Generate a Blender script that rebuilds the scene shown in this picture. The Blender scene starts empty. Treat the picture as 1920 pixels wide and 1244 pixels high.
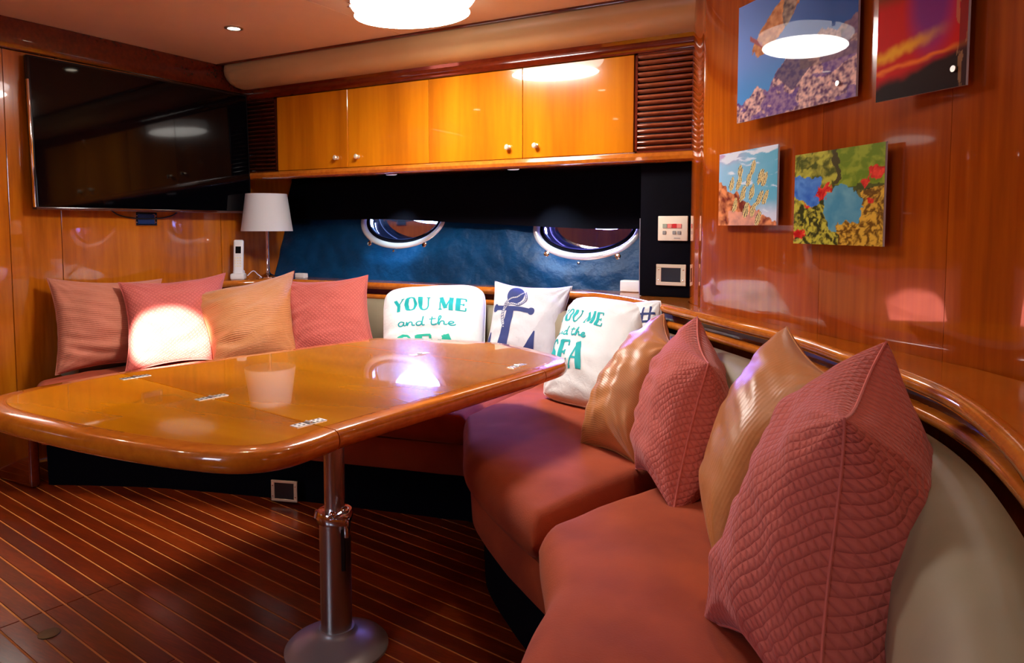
import bpy, bmesh, math, random
import numpy as np
from math import sin, cos, pi, radians, atan2, sqrt
from mathutils import Vector, Matrix, noise
random.seed(4)
sc = bpy.context.scene
COL = sc.collection

# ---------------------------------------------------------------- camera
cd = bpy.data.cameras.new('camera'); cam = bpy.data.objects.new('camera', cd); COL.objects.link(cam)
YAW = radians(29.4); PITCH = math.atan(92/1380)
cam.location = (0, 0, 1.2)
cam.rotation_euler = (pi/2-PITCH, 0, YAW)
cd.sensor_width = 36; cd.lens = 36*1380/1920; cd.shift_y = -105/1920; cd.clip_start = 0.02
sc.camera = cam
# ---------------------------------------------------------------- world: pale sky above, dark water below, seen only through the glass
w = bpy.data.worlds.new('world'); sc.world = w; w.use_nodes = True
nt = w.node_tree; nt.nodes.clear()
wo = nt.nodes.new('ShaderNodeOutputWorld'); bg = nt.nodes.new('ShaderNodeBackground')
tc = nt.nodes.new('ShaderNodeTexCoord'); sp = nt.nodes.new('ShaderNodeSeparateXYZ'); cr = nt.nodes.new('ShaderNodeValToRGB')
nt.links.new(tc.outputs['Generated'], sp.inputs[0]); nt.links.new(sp.outputs['Z'], cr.inputs[0])
cr.color_ramp.elements[0].position = 0.0; cr.color_ramp.elements[0].color = (.004, .008, .02, 1)
cr.color_ramp.elements[1].position = 0.12; cr.color_ramp.elements[1].color = (.5, .66, 1, 1)
nt.links.new(cr.outputs[0], bg.inputs[0]); bg.inputs[1].default_value = 3.0
nt.links.new(bg.outputs[0], wo.inputs[0])
# ---------------------------------------------------------------- exposure and area daylight
vs = sc.view_settings
vs.view_transform = 'Standard'; vs.look = 'None'; vs.gamma = 1; vs.use_curve_mapping = False
vs.exposure = 0.0
def lamp(name, kind, loc, energy, color, target=None, **kw):
    l = bpy.data.lights.new(name, kind); l.energy = energy; l.color = color
    for k, v in kw.items(): setattr(l, k, v)
    o = bpy.data.objects.new(name, l); COL.objects.link(o); o.location = loc
    if target is not None:
        d = Vector(target)-Vector(loc); o.rotation_euler = d.to_track_quat('-Z', 'Y').to_euler()
    return o
# daylight outside the two portholes and an added fill behind the near window
lamp('daylight', 'AREA', (-2.94, 4.12, 1.36), 110, (.34, .44, 1), (-2.5, 2.0, .55), shape='ELLIPSE', size=.60, size_y=.30)
lamp('daylight', 'AREA', (-1.68, 4.10, 1.32), 300, (.38, .27, 1), (-1.45, 2.0, .45), shape='ELLIPSE', size=.58, size_y=.30)
lamp('daylight', 'AREA', (-1.9, -1.72, 1.55), 26, (.74, .82, 1), (-1.7, 1.5, .8), shape='RECTANGLE', size=.8, size_y=.6)
# sun coming down the companionway onto the pillows in the left corner
lamp('sunbeam', 'SPOT', (-.35, -1.1, 2.12), 13000, (1, .93, .82), (-3.46, 2.475, .60), spot_size=radians(4.7), spot_blend=.5, shadow_soft_size=.015)
# ceiling downlights
DOWNLIGHTS = [(-3.14, 2.66), (-3.45, 1.30), (-2.15, 1.62), (-.80, 1.80), (.02, 1.02), (-2.6, .2)]
DL = ['', 'recessed downlight nearest the left wall before the television', 'recessed downlight just in front of the large ceiling lamp', 'added downlight out of view above the copper pillows', 'added downlight out of view above the big front pink pillow', 'added downlight out of view at the far left']
DOWN_W = 14; OVAL_W = 42
WARM = (1, .86, .66)

# ================================================================ helpers
def tag(o, label=None, cat=None, group=None, kind=None):
    if label: o['label'] = label
    if cat: o['category'] = cat
    if group: o['group'] = group
    if kind: o['kind'] = kind
    return o
def empty(name, loc=(0, 0, 0), rz=0):
    o = bpy.data.objects.new(name, None); COL.objects.link(o); o.location = loc; o.rotation_euler = (0, 0, rz)
    o.empty_display_size = .05
    return o
def link(name, me, parent=None, keep=True):
    o = bpy.data.objects.new(name, me); COL.objects.link(o)
    if parent is not None:
        o.parent = parent
        if keep:      # vertices are in world space: cancel the parent's own transform
            bpy.context.view_layer.update()
            o.matrix_parent_inverse = parent.matrix_world.inverted()
    return o
def mesh(name, verts, faces, mat, parent=None, smooth=True, keep=True, auto=None):
    me = bpy.data.meshes.new(name)
    me.from_pydata([tuple(map(float, v)) for v in verts], [], [tuple(f) for f in faces])
    bm = bmesh.new(); bm.from_mesh(me); bmesh.ops.recalc_face_normals(bm, faces=bm.faces); bm.to_mesh(me); bm.free()
    for m in (mat if isinstance(mat, (list, tuple)) else [mat]): me.materials.append(m)
    if smooth: shade(me, auto)
    return link(name, me, parent, keep)
def shade(me, auto=None):
    me.polygons.foreach_set('use_smooth', [True]*len(me.polygons))
    if auto: me.set_sharp_from_angle(angle=radians(auto))
def bmo(name, bm, mat, parent=None, auto=35, keep=True):
    bmesh.ops.recalc_face_normals(bm, faces=bm.faces)
    me = bpy.data.meshes.new(name); bm.to_mesh(me); bm.free()
    for m in (mat if isinstance(mat, (list, tuple)) else [mat]): me.materials.append(m)
    shade(me, auto)
    return link(name, me, parent, keep)
def add_box(bm, c, s, M=None, bev=0, seg=2):
    r = bmesh.ops.create_cube(bm, size=1)
    vs_ = r['verts']
    T = Matrix.Translation(c) @ Matrix.Diagonal((s[0], s[1], s[2], 1))
    if M is not None: T = M @ T
    bmesh.ops.transform(bm, matrix=T, verts=vs_)
    if bev:
        es = list({e for v in vs_ for e in v.link_edges})
        bmesh.ops.bevel(bm, geom=es, offset=bev, segments=seg, affect='EDGES', profile=.5)
def box(name, lo, hi, mat, parent=None, bev=.002, seg=2):
    bm = bmesh.new(); lo = Vector(lo); hi = Vector(hi)
    add_box(bm, (lo+hi)/2, hi-lo, None, bev, seg)
    return bmo(name, bm, mat, parent)
def frame_M(p, xdir, up=(0, 0, 1)):
    x = Vector(xdir).normalized(); z = Vector(up).normalized(); y = z.cross(x).normalized(); z = x.cross(y)
    return Matrix(((x.x, y.x, z.x, p[0]), (x.y, y.y, z.y, p[1]), (x.z, y.z, z.z, p[2]), (0, 0, 0, 1)))
def lathe(bm, prof, c, n=40, M=None):
    rings = []
    for r, z in prof:
        ring = []
        for i in range(n):
            a = 2*pi*i/n
            v = Vector((c[0]+r*cos(a), c[1]+r*sin(a), c[2]+z))
            if M is not None: v = M @ v
            ring.append(bm.verts.new(v))
        rings.append(ring)
    for a, b in zip(rings, rings[1:]):
        for i in range(n):
            bm.faces.new((a[i], a[(i+1) % n], b[(i+1) % n], b[i]))
    bm.faces.new(rings[0][::-1]); bm.faces.new(rings[-1])
def tube(bm, pts, r, n=8, caps=True):
    pts = [Vector(p) for p in pts]; rings = []; prev = None
    for i, p in enumerate(pts):
        t = (pts[min(i+1, len(pts)-1)]-pts[max(i-1, 0)]).normalized()
        if prev is None:
            a = Vector((0, 0, 1)) if abs(t.z) < .9 else Vector((1, 0, 0)); prev = t.cross(a).normalized()
        prev = (prev-t*prev.dot(t)).normalized(); b = t.cross(prev)
        rr = r[i] if isinstance(r, (list, tuple)) else r
        rings.append([bm.verts.new(p+rr*(cos(2*pi*k/n)*prev+sin(2*pi*k/n)*b)) for k in range(n)])
    for a, b in zip(rings, rings[1:]):
        for k in range(n): bm.faces.new((a[k], a[(k+1) % n], b[(k+1) % n], b[k]))
    if caps: bm.faces.new(rings[0][::-1]); bm.faces.new(rings[-1])
def catmull(pts, n=8):
    P = [np.array(p, float) for p in pts]; P = [2*P[0]-P[1]]+P+[2*P[-1]-P[-2]]; out = []
    for i in range(1, len(P)-2):
        for k in range(n):
            t = k/n
            out.append(.5*((2*P[i])+(-P[i-1]+P[i+1])*t+(2*P[i-1]-5*P[i]+4*P[i+1]-P[i+2])*t*t+(-P[i-1]+3*P[i]-3*P[i+1]+P[i+2])*t**3))
    out.append(P[-2]); return np.array(out)
def resample(pts, n):
    pts = np.array(pts, float); d = np.r_[0, np.cumsum(np.linalg.norm(np.diff(pts, axis=0), axis=1))]
    s = np.linspace(0, d[-1], n)
    return np.stack([np.interp(s, d, pts[:, k]) for k in range(pts.shape[1])], 1)
def normals2(c):
    """unit normals to the LEFT of the travel direction"""
    t = np.gradient(c, axis=0); t /= np.linalg.norm(t, axis=1)[:, None]
    return np.stack([-t[:, 1], t[:, 0]], 1)
def sweep(name, curve, prof, mat, parent=None, auto=35, closed_prof=True):
    """prof: list of (offset to the left, z). closed solid along a plan curve"""
    c = np.array(curve); nn = normals2(c); V = []; F = []; m = len(prof)
    for p, q in zip(c, nn):
        for d, z in prof: V.append((p[0]+q[0]*d, p[1]+q[1]*d, z))
    for i in range(len(c)-1):
        for k in range(m if closed_prof else m-1):
            a = i*m+k; b = i*m+(k+1) % m
            F.append((a, b, b+m, a+m))
    F.append(list(range(m))[::-1]); F.append(list(range((len(c)-1)*m, len(c)*m)))
    return mesh(name, V, F, mat, parent, auto=auto)

# ================================================================ materials
MATS = {}
def newmat(name):
    m = bpy.data.materials.new(name); m.use_nodes = True
    n = m.node_tree.nodes; b = n['Principled BSDF']; MATS[name] = m
    return m, m.node_tree, b
def setp(b, **k):
    for key, v in k.items():
        b.inputs[key.replace('_', ' ')].default_value = v
def plain(name, col, rough=.5, metal=0, **k):
    m, t, b = newmat(name); setp(b, Base_Color=(*col, 1), Roughness=rough, Metallic=metal, **k); return m
def N(t, kind, **k):
    n = t.nodes.new(kind)
    for a, v in k.items():
        if a in n.inputs: n.inputs[a].default_value = v
        else: setattr(n, a, v)
    return n
def mth(t, op, a, b=None, c=None):
    n = t.nodes.new('ShaderNodeMath'); n.operation = op
    for i, x in enumerate((a, b, c)):
        if x is None: continue
        if isinstance(x, (int, float)): n.inputs[i].default_value = x
        else: t.links.new(x, n.inputs[i])
    return n.outputs[0]
def wood(name, c1, c2, c3, scale=(9, 9, .7), rot=0, rough=.16, coat=1.0, board=0, fig=.5, crough=.03, spread=1, warp=.35):
    """varnished veneer: stretched grain, slow figure, optional board-to-board tone"""
    m, t, b = newmat(name); L = t.links
    tc = N(t, 'ShaderNodeNewGeometry'); mp = N(t, 'ShaderNodeMapping'); mp.inputs['Scale'].default_value = scale
    mp.inputs['Rotation'].default_value = (0, 0, rot)
    oi = N(t, 'ShaderNodeObjectInfo')
    off = N(t, 'ShaderNodeVectorMath', operation='MULTIPLY_ADD'); off.inputs[1].default_value = (0, 0, 9)
    cmb = N(t, 'ShaderNodeCombineXYZ'); L.new(oi.outputs['Random'], cmb.inputs[2])
    L.new(cmb.outputs[0], off.inputs[0]); L.new(tc.outputs['Position'], off.inputs[2])
    L.new(off.outputs[0], mp.inputs[0])
    n1 = N(t, 'ShaderNodeTexNoise', Scale=1.0, Detail=3.0, Roughness=.5, Distortion=warp)
    n2 = N(t, 'ShaderNodeTexNoise', Scale=9.0, Detail=4.0, Roughness=.55)
    L.new(mp.outputs[0], n1.inputs['Vector']); L.new(mp.outputs[0], n2.inputs['Vector'])
    v = mth(t, 'ADD', mth(t, 'MULTIPLY', n1.outputs[0], fig), mth(t, 'MULTIPLY', n2.outputs[0], 1-fig))
    v = mth(t, 'ADD', v, mth(t, 'MULTIPLY', mth(t, 'SUBTRACT', oi.outputs['Random'], .5), board))
    cr = N(t, 'ShaderNodeValToRGB'); e = cr.color_ramp.elements
    e[0].position = .5-.16*spread; e[0].color = (*c1, 1); e[1].position = .5+.18*spread; e[1].color = (*c3, 1)
    k = cr.color_ramp.elements.new(.5); k.color = (*c2, 1)
    L.new(v, cr.inputs[0]); L.new(cr.outputs[0], b.inputs['Base Color'])
    setp(b, Roughness=rough, Coat_Weight=coat, Coat_Roughness=crough, Coat_IOR=1.55, Specular_IOR_Level=.3)
    return m
M_wall = wood('cherry_panel', (.34, .082, .004), (.50, .135, .005), (.62, .19, .008), (4, 4, .35))
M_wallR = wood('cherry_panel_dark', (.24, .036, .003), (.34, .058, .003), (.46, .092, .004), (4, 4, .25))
M_door = wood('cherry_door', (.42, .11, .004), (.60, .175, .004), (.74, .25, .006), (4, 3, .3), fig=.8)
M_table = wood('table_wood', (.52, .15, .001), (.72, .24, .0015), (.86, .34, .003), (.9, 5, .3), rot=radians(-12), rough=.22, fig=.93, warp=0, spread=1.3)
M_edge = wood('table_edge_wood', (.52, .12, .008), (.64, .17, .011), (.74, .22, .014), (4, 4, 4), rough=.2)
M_trim = wood('mahogany_trim', (.08, .007, .002), (.12, .011, .002), (.17, .018, .003), (2, 6, 6), rough=.18)
M_rail = wood('rail_wood', (.42, .10, .01), (.52, .14, .014), (.62, .19, .018), (5, 5, 5), rough=.14)
M_darkw = wood('dark_wood', (.035, .006, .003), (.05, .009, .004), (.07, .012, .005), (6, 6, .6), rough=.2)
M_plank = wood('teak_plank', (.09, .010, .002), (.145, .017, .002), (.23, .032, .003), (2.5, 22, 2), rot=radians(8), rough=.3, coat=.45, board=.25, crough=.14)
M_caulk = plain('pale_caulk', (.62, .24, .06), .5)
M_chrome = plain('chrome', (.88, .88, .9), .07, 1)
M_steel = plain('brushed_steel', (.62, .58, .55), .28, 1)
M_hinge = plain('satin_nickel', (.85, .84, .82), .38, .85)
M_brass = plain('pale_brass', (.80, .70, .50), .25, .45)
M_rim = plain('polished_rim', (.86, .90, .94), .22, .55)
M_grayp = plain('grey_painted_base', (.36, .33, .33), .38, .35)
M_bronze = plain('dull_bronze', (.16, .12, .06), .4, .9)
M_black = plain('black_plastic', (.006, .006, .007), .3)
M_screen = plain('screen_glass', (.001, .001, .002), .05, 0, Specular_IOR_Level=.22)
M_white = plain('white_plastic', (.82, .84, .88), .3)
M_cream = plain('cream_plastic', (.85, .78, .62), .35)
M_red = plain('red_print', (.6, .01, .01), .4); M_redl = plain('pale_red_print', (.8, .25, .2), .4)
M_green = plain('grey_green_print', (.35, .42, .32), .4); M_grey = plain('grey_print', (.3, .3, .28), .4)
M_bluekey = plain('blue_plate', (.012, .03, .12), .25)
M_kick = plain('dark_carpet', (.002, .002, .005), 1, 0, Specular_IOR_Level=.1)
M_shell = plain('outer_shell', (.04, .02, .01), .8)
def fabric(name, c1, c2, nscale=60, bump=.25, rough=.9, sheen=.25, big=3., sheen_tint=None, dist=.002):
    m, t, b = newmat(name); L = t.links
    g = N(t, 'ShaderNodeNewGeometry')
    n1 = N(t, 'ShaderNodeTexNoise', Scale=big, Detail=3.0); n2 = N(t, 'ShaderNodeTexNoise', Scale=nscale, Detail=4.0)
    L.new(g.outputs['Position'], n1.inputs['Vector']); L.new(g.outputs['Position'], n2.inputs['Vector'])
    mx = N(t, 'ShaderNodeMix', data_type='RGBA'); mx.inputs[6].default_value = (*c1, 1); mx.inputs[7].default_value = (*c2, 1)
    r = N(t, 'ShaderNodeMapRange'); r.inputs[1].default_value = .35; r.inputs[2].default_value = .65
    L.new(n1.outputs[0], r.inputs[0]); L.new(r.outputs[0], mx.inputs[0]); L.new(mx.outputs[2], b.inputs['Base Color'])
    bp = N(t, 'ShaderNodeBump', Strength=bump, Distance=dist); L.new(n2.outputs[0], bp.inputs['Height']); L.new(bp.outputs[0], b.inputs['Normal'])
    setp(b, Roughness=rough, Sheen_Weight=sheen, Sheen_Roughness=.4)
    if sheen_tint: b.inputs['Sheen Tint'].default_value = (*sheen_tint, 1)
    return m
M_seat = fabric('rust_suede', (.29, .036, .006), (.40, .060, .009), 220, .3, sheen=.12, big=5, sheen_tint=(1, .5, .35))
M_back = fabric('taupe_vinyl', (.22, .185, .12), (.27, .23, .155), 25, .15, rough=.42, sheen=0)
M_cove = fabric('tan_vinyl', (.56, .38, .17), (.62, .43, .20), 40, .1, rough=.38, sheen=0)
M_ceil = fabric('ceiling_vinyl', (.70, .52, .34), (.74, .56, .37), 30, .05, rough=.45, sheen=0)
M_navy = fabric('navy_vinyl', (.0003, .022, .07), (.0003, .048, .15), 7, .9, rough=.5, sheen=0, dist=.03)
M_navy.node_tree.nodes['Principled BSDF'].inputs['Specular IOR Level'].default_value = .2
M_navyb = fabric('black_navy_cloth', (.0012, .001, .003), (.0018, .0015, .005), 9, .3, rough=.9, sheen=0, dist=.02)
M_navyb.node_tree.nodes['Principled BSDF'].inputs['Specular IOR Level'].default_value = .1
def shade_mat():
    m, t, b = newmat('lampshade_cloth'); setp(b, Base_Color=(.86, .87, .9, 1), Roughness=.8, Subsurface_Weight=0)
    tr = t.nodes.new('ShaderNodeBsdfTranslucent'); tr.inputs[0].default_value = (.86, .88, .92, 1)
    mx = t.nodes.new('ShaderNodeMixShader'); mx.inputs[0].default_value = .35
    t.links.new(b.outputs[0], mx.inputs[1]); t.links.new(tr.outputs[0], mx.inputs[2])
    t.links.new(mx.outputs[0], t.nodes['Material Output'].inputs[0]); return m
M_shade = shade_mat()
def emis(name, col, s):
    m, t, b = newmat(name); setp(b, Base_Color=(*col, 1), Roughness=.3, Emission_Color=(*col, 1), Emission_Strength=s); return m
M_puck = emis('frosted_puck', (.8, .88, 1), .35); M_bulb = emis('lit_lens', (1, .88, .68), 14); M_oval = emis('lit_diffuser', (1, .95, .90), 8)
def glass_mat():
    m, t, b = newmat('porthole_glass'); t.nodes.remove(b)
    tr = t.nodes.new('ShaderNodeBsdfTransparent'); tr.inputs[0].default_value = (.75, .85, .95, 1)
    gl = t.nodes.new('ShaderNodeBsdfGlossy'); gl.inputs['Roughness'].default_value = .02; gl.inputs[0].default_value = (.9, .8, .75, 1)
    mx = t.nodes.new('ShaderNodeMixShader'); mx.inputs[0].default_value = .5
    t.links.new(tr.outputs[0], mx.inputs[1]); t.links.new(gl.outputs[0], mx.inputs[2])
    t.links.new(mx.outputs[0], t.nodes['Material Output'].inputs[0]); return m
M_glass = glass_mat()
def pillow_mat(name, c1, c2, mode, k=24, strength=.6, rough=.85, sheen=.3, metal=0, dist=.004, stint=None):
    m, t, b = newmat(name); L = t.links
    uv = N(t, 'ShaderNodeUVMap'); s = N(t, 'ShaderNodeSeparateXYZ')
    nz = N(t, 'ShaderNodeTexNoise', Scale=7.0, Detail=2.0); L.new(uv.outputs[0], nz.inputs['Vector'])
    L.new(uv.outputs[0], s.inputs[0]); u, v = s.outputs[0], s.outputs[1]
    wob = mth(t, 'MULTIPLY', nz.outputs[0], .035)
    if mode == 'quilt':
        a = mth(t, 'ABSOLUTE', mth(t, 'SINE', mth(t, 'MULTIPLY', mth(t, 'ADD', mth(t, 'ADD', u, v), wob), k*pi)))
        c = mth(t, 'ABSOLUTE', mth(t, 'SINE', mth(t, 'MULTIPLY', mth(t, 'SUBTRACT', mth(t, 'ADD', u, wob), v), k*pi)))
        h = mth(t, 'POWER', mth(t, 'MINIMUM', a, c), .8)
    elif mode == 'rib':
        h = mth(t, 'SINE', mth(t, 'MULTIPLY', mth(t, 'ADD', v, mth(t, 'MULTIPLY', wob, .5)), k*2*pi))
        h = mth(t, 'MULTIPLY_ADD', h, .5, .5)
    elif mode == 'satin':
        h = mth(t, 'MULTIPLY', mth(t, 'SINE', mth(t, 'MULTIPLY', u, k*2*pi)), .25)
    else:
        wv = N(t, 'ShaderNodeTexNoise', Scale=160.0, Detail=2.0); L.new(uv.outputs[0], wv.inputs['Vector']); h = mth(t, 'MULTIPLY', wv.outputs[0], .4)
    n2 = N(t, 'ShaderNodeTexNoise', Scale=14.0, Detail=3.0, Distortion=.6); L.new(uv.outputs[0], n2.inputs['Vector'])
    hh = mth(t, 'ADD', h, mth(t, 'MULTIPLY', n2.outputs[0], 2.6))
    bp = N(t, 'ShaderNodeBump', Strength=strength, Distance=dist); L.new(hh, bp.inputs['Height']); L.new(bp.outputs[0], b.inputs['Normal'])
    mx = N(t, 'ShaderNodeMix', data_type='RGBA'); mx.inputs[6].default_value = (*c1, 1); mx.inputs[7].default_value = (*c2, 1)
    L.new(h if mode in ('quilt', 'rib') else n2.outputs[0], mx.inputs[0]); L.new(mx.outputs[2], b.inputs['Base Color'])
    setp(b, Roughness=rough, Sheen_Weight=sheen, Sheen_Roughness=.35, Metallic=metal)
    if stint: b.inputs['Sheen Tint'].default_value = (*stint, 1)
    return m
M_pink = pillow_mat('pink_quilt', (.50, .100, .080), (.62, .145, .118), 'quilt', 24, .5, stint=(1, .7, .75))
M_tanrib = pillow_mat('tan_rib', (.46, .17, .05), (.70, .31, .12), 'rib', 60, .6, .6, dist=.003)
M_rust = pillow_mat('rust_rib', (.48, .15, .09), (.60, .22, .13), 'rib', 55, .4, .75, dist=.0025)
M_satin = pillow_mat('copper_satin', (.46, .17, .05), (.56, .23, .075), 'rib', 75, .13, .40, sheen=.1, dist=.0018)
M_satin2 = pillow_mat('smooth_copper_satin', (.46, .17, .045), (.52, .20, .06), 'satin', 40, .16, .38, sheen=.1, dist=.003)
M_canvas = pillow_mat('white_canvas', (.70, .74, .78), (.78, .80, .82), 'plain', 10, .35)
M_linen = pillow_mat('grey_linen', (.55, .56, .60), (.62, .62, .65), 'plain', 10, .35)
M_teal = plain('teal_print', (.0, .36, .38), .8); M_tealL = plain('teal_green_print', (.01, .42, .30), .8)
M_navyp = plain('navy_print', (.02, .035, .16), .8)

# ================================================================ room shell
XL = -3.95; YF = 3.40; ZC = 2.22; HY0, HY1 = 3.66, 3.90
def hull_y(z): return 3.66+(z-.86)*.36
floor = box('floor', (XL, -1.7, -.06), (.42, 3.7, -.0008), M_caulk, bev=0); tag(floor, kind='structure')
# teak planks: long narrow boards between pale seams, two lines of butt joints
fa = radians(-8); fx = Vector((cos(fa), sin(fa), 0)); fy = Vector((-sin(fa), cos(fa), 0)); PW = .0615
def plank_mesh(L):
    bm = bmesh.new(); add_box(bm, (0, 0, -.003), (L, PW-.0064, .009), None, .0008, 1)
    bmesh.ops.recalc_face_normals(bm, faces=bm.faces)
    me = bpy.data.meshes.new('plank'); bm.to_mesh(me); bm.free(); me.materials.append(M_plank); return me
pmesh = {}
for r in range(-50, 26):
    p0 = Vector((-2.3, 1.425, 0))+fy*(r*PW)
    if not (-1.6 < p0.y < 2.75): continue
    # a small hatch shows as short butt joints in a few neighbouring rows
    if 1.10 < p0.y < 1.46: segs = [(-3.96, -2.33), (-2.33, -1.76), (-1.76, .1)] if p0.y < 1.34 else [(-3.96, -2.33), (-2.33, .1)]
    else: segs = [(-3.96, .1)] if r % 2 else [(-3.96, -.62), (-.62, .1)]
    for a, b in segs:
        k = round(b-a, 3)
        if k not in pmesh: pmesh[k] = plank_mesh(k-.004)
        o = bpy.data.objects.new('plank', pmesh[k]); COL.objects.link(o); o.location = p0+fx*((a+b)/2+2.3); o.rotation_euler = (0, 0, fa)
        o.parent = floor; o.matrix_parent_inverse = Matrix.Identity(4)
# ceiling with joint lines
ceil = box('ceiling', (XL, -1.7, ZC+.012), (.42, 3.70, ZC+.05), M_darkw, bev=0); tag(ceil, kind='structure')
for a, b in ((XL+.0, -2.478), (-2.474, -1.20), (-1.196, .40)):
    box('ceiling_panel', (a, -1.69, ZC), (b, 3.42, ZC+.013), M_ceil, ceil, bev=.0015, seg=1)
# left wall
wl = box('wall_left', (XL-.06, -1.7, 0), (XL-.008, 4.05, ZC+.05), M_darkw, bev=0); tag(wl, kind='structure')
for a, b in ((-1.7, -.6), (-.597, .9), (.903, 1.955), (1.958, 2.205), (2.208, 3.205), (3.208, 4.02)):
    box('wall_panel', (XL-.009, a, .0), (XL, b, 2.065), M_wall, wl, bev=.0012, seg=1)
t1 = box('trim_1', (XL-.004, -1.69, 2.068), (XL+.022, 3.40, ZC), M_trim, bev=.006); tag(t1, kind='structure')
# near wall (behind the viewer) with an added window for fill light and reflections
wn = bmesh.new()
for lo, hi in (((XL, -1.76, 0), (-2.35, -1.7, ZC+.05)), ((-1.45, -1.76, 0), (.42, -1.7, ZC+.05)), ((-2.35, -1.76, 0), (-1.45, -1.7, 1.2)), ((-2.35, -1.76, 1.9), (-1.45, -1.7, ZC+.05))):
    lo, hi = Vector(lo), Vector(hi); add_box(wn, (lo+hi)/2, hi-lo)
tag(bmo('wall_near', wn, M_wall), kind='structure')
w3 = bmesh.new()
for lo, hi in (((-2.38, -1.70, 1.17), (-1.42, -1.67, 1.21)), ((-2.38, -1.70, 1.89), (-1.42, -1.67, 1.93)), ((-2.38, -1.70, 1.2), (-2.34, -1.67, 1.9)), ((-1.46, -1.70, 1.2), (-1.42, -1.67, 1.9))):
    lo, hi = Vector(lo), Vector(hi); add_box(w3, (lo+hi)/2, hi-lo, bev=.004)
w3o = tag(bmo('window_3', w3, M_trim), kind='structure')
box('pane', (-2.35, -1.735, 1.2), (-1.45, -1.729, 1.9), M_glass, w3o, bev=0)
# right wall: rounded corner post then a long gently curving run of veneer
WD = np.array((.682, -.731)); WN = np.array((.731, .682)); W0 = np.array((-.62, 2.85))
Wpts = [(-.945, 3.66), (-.945, 3.42), (-.932, 3.30), (-.897, 3.20), (-.84, 3.11)]+[tuple(W0+WD*s) for s in (-.27, 0, .4, .8, 1.0, 1.22)]+[(.30, 1.78), (.36, 1.50), (.39, 1.05), (.40, .5), (.40, -.3), (.40, -1.7)]
W = resample(catmull(Wpts, 10), 260)          # travels towards the camera: the room is on the right
Wn = -normals2(W)                               # into the room
def wstrip(name, i0, i1, z0, z1, d0, d1, mat, parent=None):
    return sweep(name, W[i0:i1+1], [(-d0, z0), (-d0, z1), (-d1, z1), (-d1, z0)], mat, parent, auto=40)
wr = wstrip('wall_right', 0, 259, 0, ZC+.05, -.05, -.008, M_darkw); tag(wr, kind='structure')
def w_index(px):   # index of the wall point seen at an image column: used once to find where the veneer joints stand
    a = radians(29.4)-math.atan((px-960)/1380); best = 0; bd = 9
    for i, p in enumerate(W):
        d = abs(math.atan2(-p[0], p[1])-a)
        if d < bd and i > 20: bd = d; best = i
    return best
cuts = [0, 62, 84, 104, 124, 148, 172, 205, 259]
V = wr
for a, b in zip(cuts, cuts[1:]):
    c = W[a:b+1].copy()
    t0 = (c[1]-c[0]); t0 /= np.linalg.norm(t0); c[0] = c[0]+t0*.0008
    t0 = (c[-1]-c[-2]); t0 /= np.linalg.norm(t0); c[-1] = c[-1]-t0*.0008
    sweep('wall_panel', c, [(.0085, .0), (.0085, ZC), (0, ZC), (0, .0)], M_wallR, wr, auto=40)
# back wall: navy padded hull panel leaning outwards, two oval openings
PORT = [(-2.937, 1.245, .315, .168), (-1.648, 1.192, .305, .158)]
def inside(x, z, m=0):
    return any(((x-cx)/(rx+m))**2+((z-cz)/(rz+m))**2 < 1 for cx, cz, rx, rz in PORT)
V = []; F = []; nx, nz = 250, 70; x0, x1, z0, z1 = XL, -1.0, .83, 1.56
for j in range(nz+1):
    for i in range(nx+1):
        x = x0+(x1-x0)*i/nx; z = z0+(z1-z0)*j/nz
        dmin = min((((x-cx)/rx)**2+((z-cz)/rz)**2)**.5 for cx, cz, rx, rz in PORT)
        amp = min(1, max(0, (dmin-1.18)*2.2))
        d = noise.noise(Vector((x*3.2+.8*z, z*5.5, 1.3)))*.016+noise.noise(Vector((x*9+z*6, z*12+x*5, 7.3)))*.007
        d += .012*math.exp(-((dmin-1.6)/.4)**2)*amp
        V.append((x, hull_y(z)-max(-.01, d)*amp+.004*0, z))
for j in range(nz):
    for i in range(nx):
        x = x0+(x1-x0)*(i+.5)/nx; z = z0+(z1-z0)*(j+.5)/nz
        if inside(x, z, .006): continue
        a = j*(nx+1)+i; F.append((a, a+1, a+nx+2, a+nx+1))
wb = mesh('wall_back', V, F, M_navy); tag(wb, kind='structure')
sm = wb.modifiers.new('thick', 'SOLIDIFY'); sm.thickness = .02; sm.offset = -1
# outer boundary of the hull recess, above and below, closing the room
oh = bmesh.new()
for lo, hi in (((XL-.05, 3.66, 0), (-.9, 3.72, .84)), ((XL-.05, 3.9, 1.55), (-.9, 3.96, ZC+.05)), ((-1.02, 3.5, .0), (-.85, 4.1, ZC+.05))):
    lo, hi = Vector(lo), Vector(hi); add_box(oh, (lo+hi)/2, hi-lo)
tag(bmo('trim_2', oh, M_shell), kind='structure')
def ell(cx, cz, rx, rz, d, n=72, off=0):
    """ring of points in the hull plane, moved d into the room"""
    nrm = Vector((0, -1, .36)).normalized()
    return [Vector((cx+rx*cos(2*pi*i/n), hull_y(cz+rz*sin(2*pi*i/n)), cz+rz*sin(2*pi*i/n)))+nrm*d for i in range(n)]
def ringmesh(name, cx, cz, rx, rz, prof, mat, parent):
    """prof: (extra radius, height) closed loop"""
    V = []; F = []; n = 72; m = len(prof)
    for dr, h in prof: V += ell(cx, cz, rx+dr, rz+dr, h)
    for k in range(m):
        for i in range(n):
            a = k*n+i; b = k*n+(i+1) % n; c = ((k+1) % m)*n+(i+1) % n; d = ((k+1) % m)*n+i
            F.append((a, b, c, d))
    return mesh(name, V, F, mat, parent, auto=50)
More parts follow.
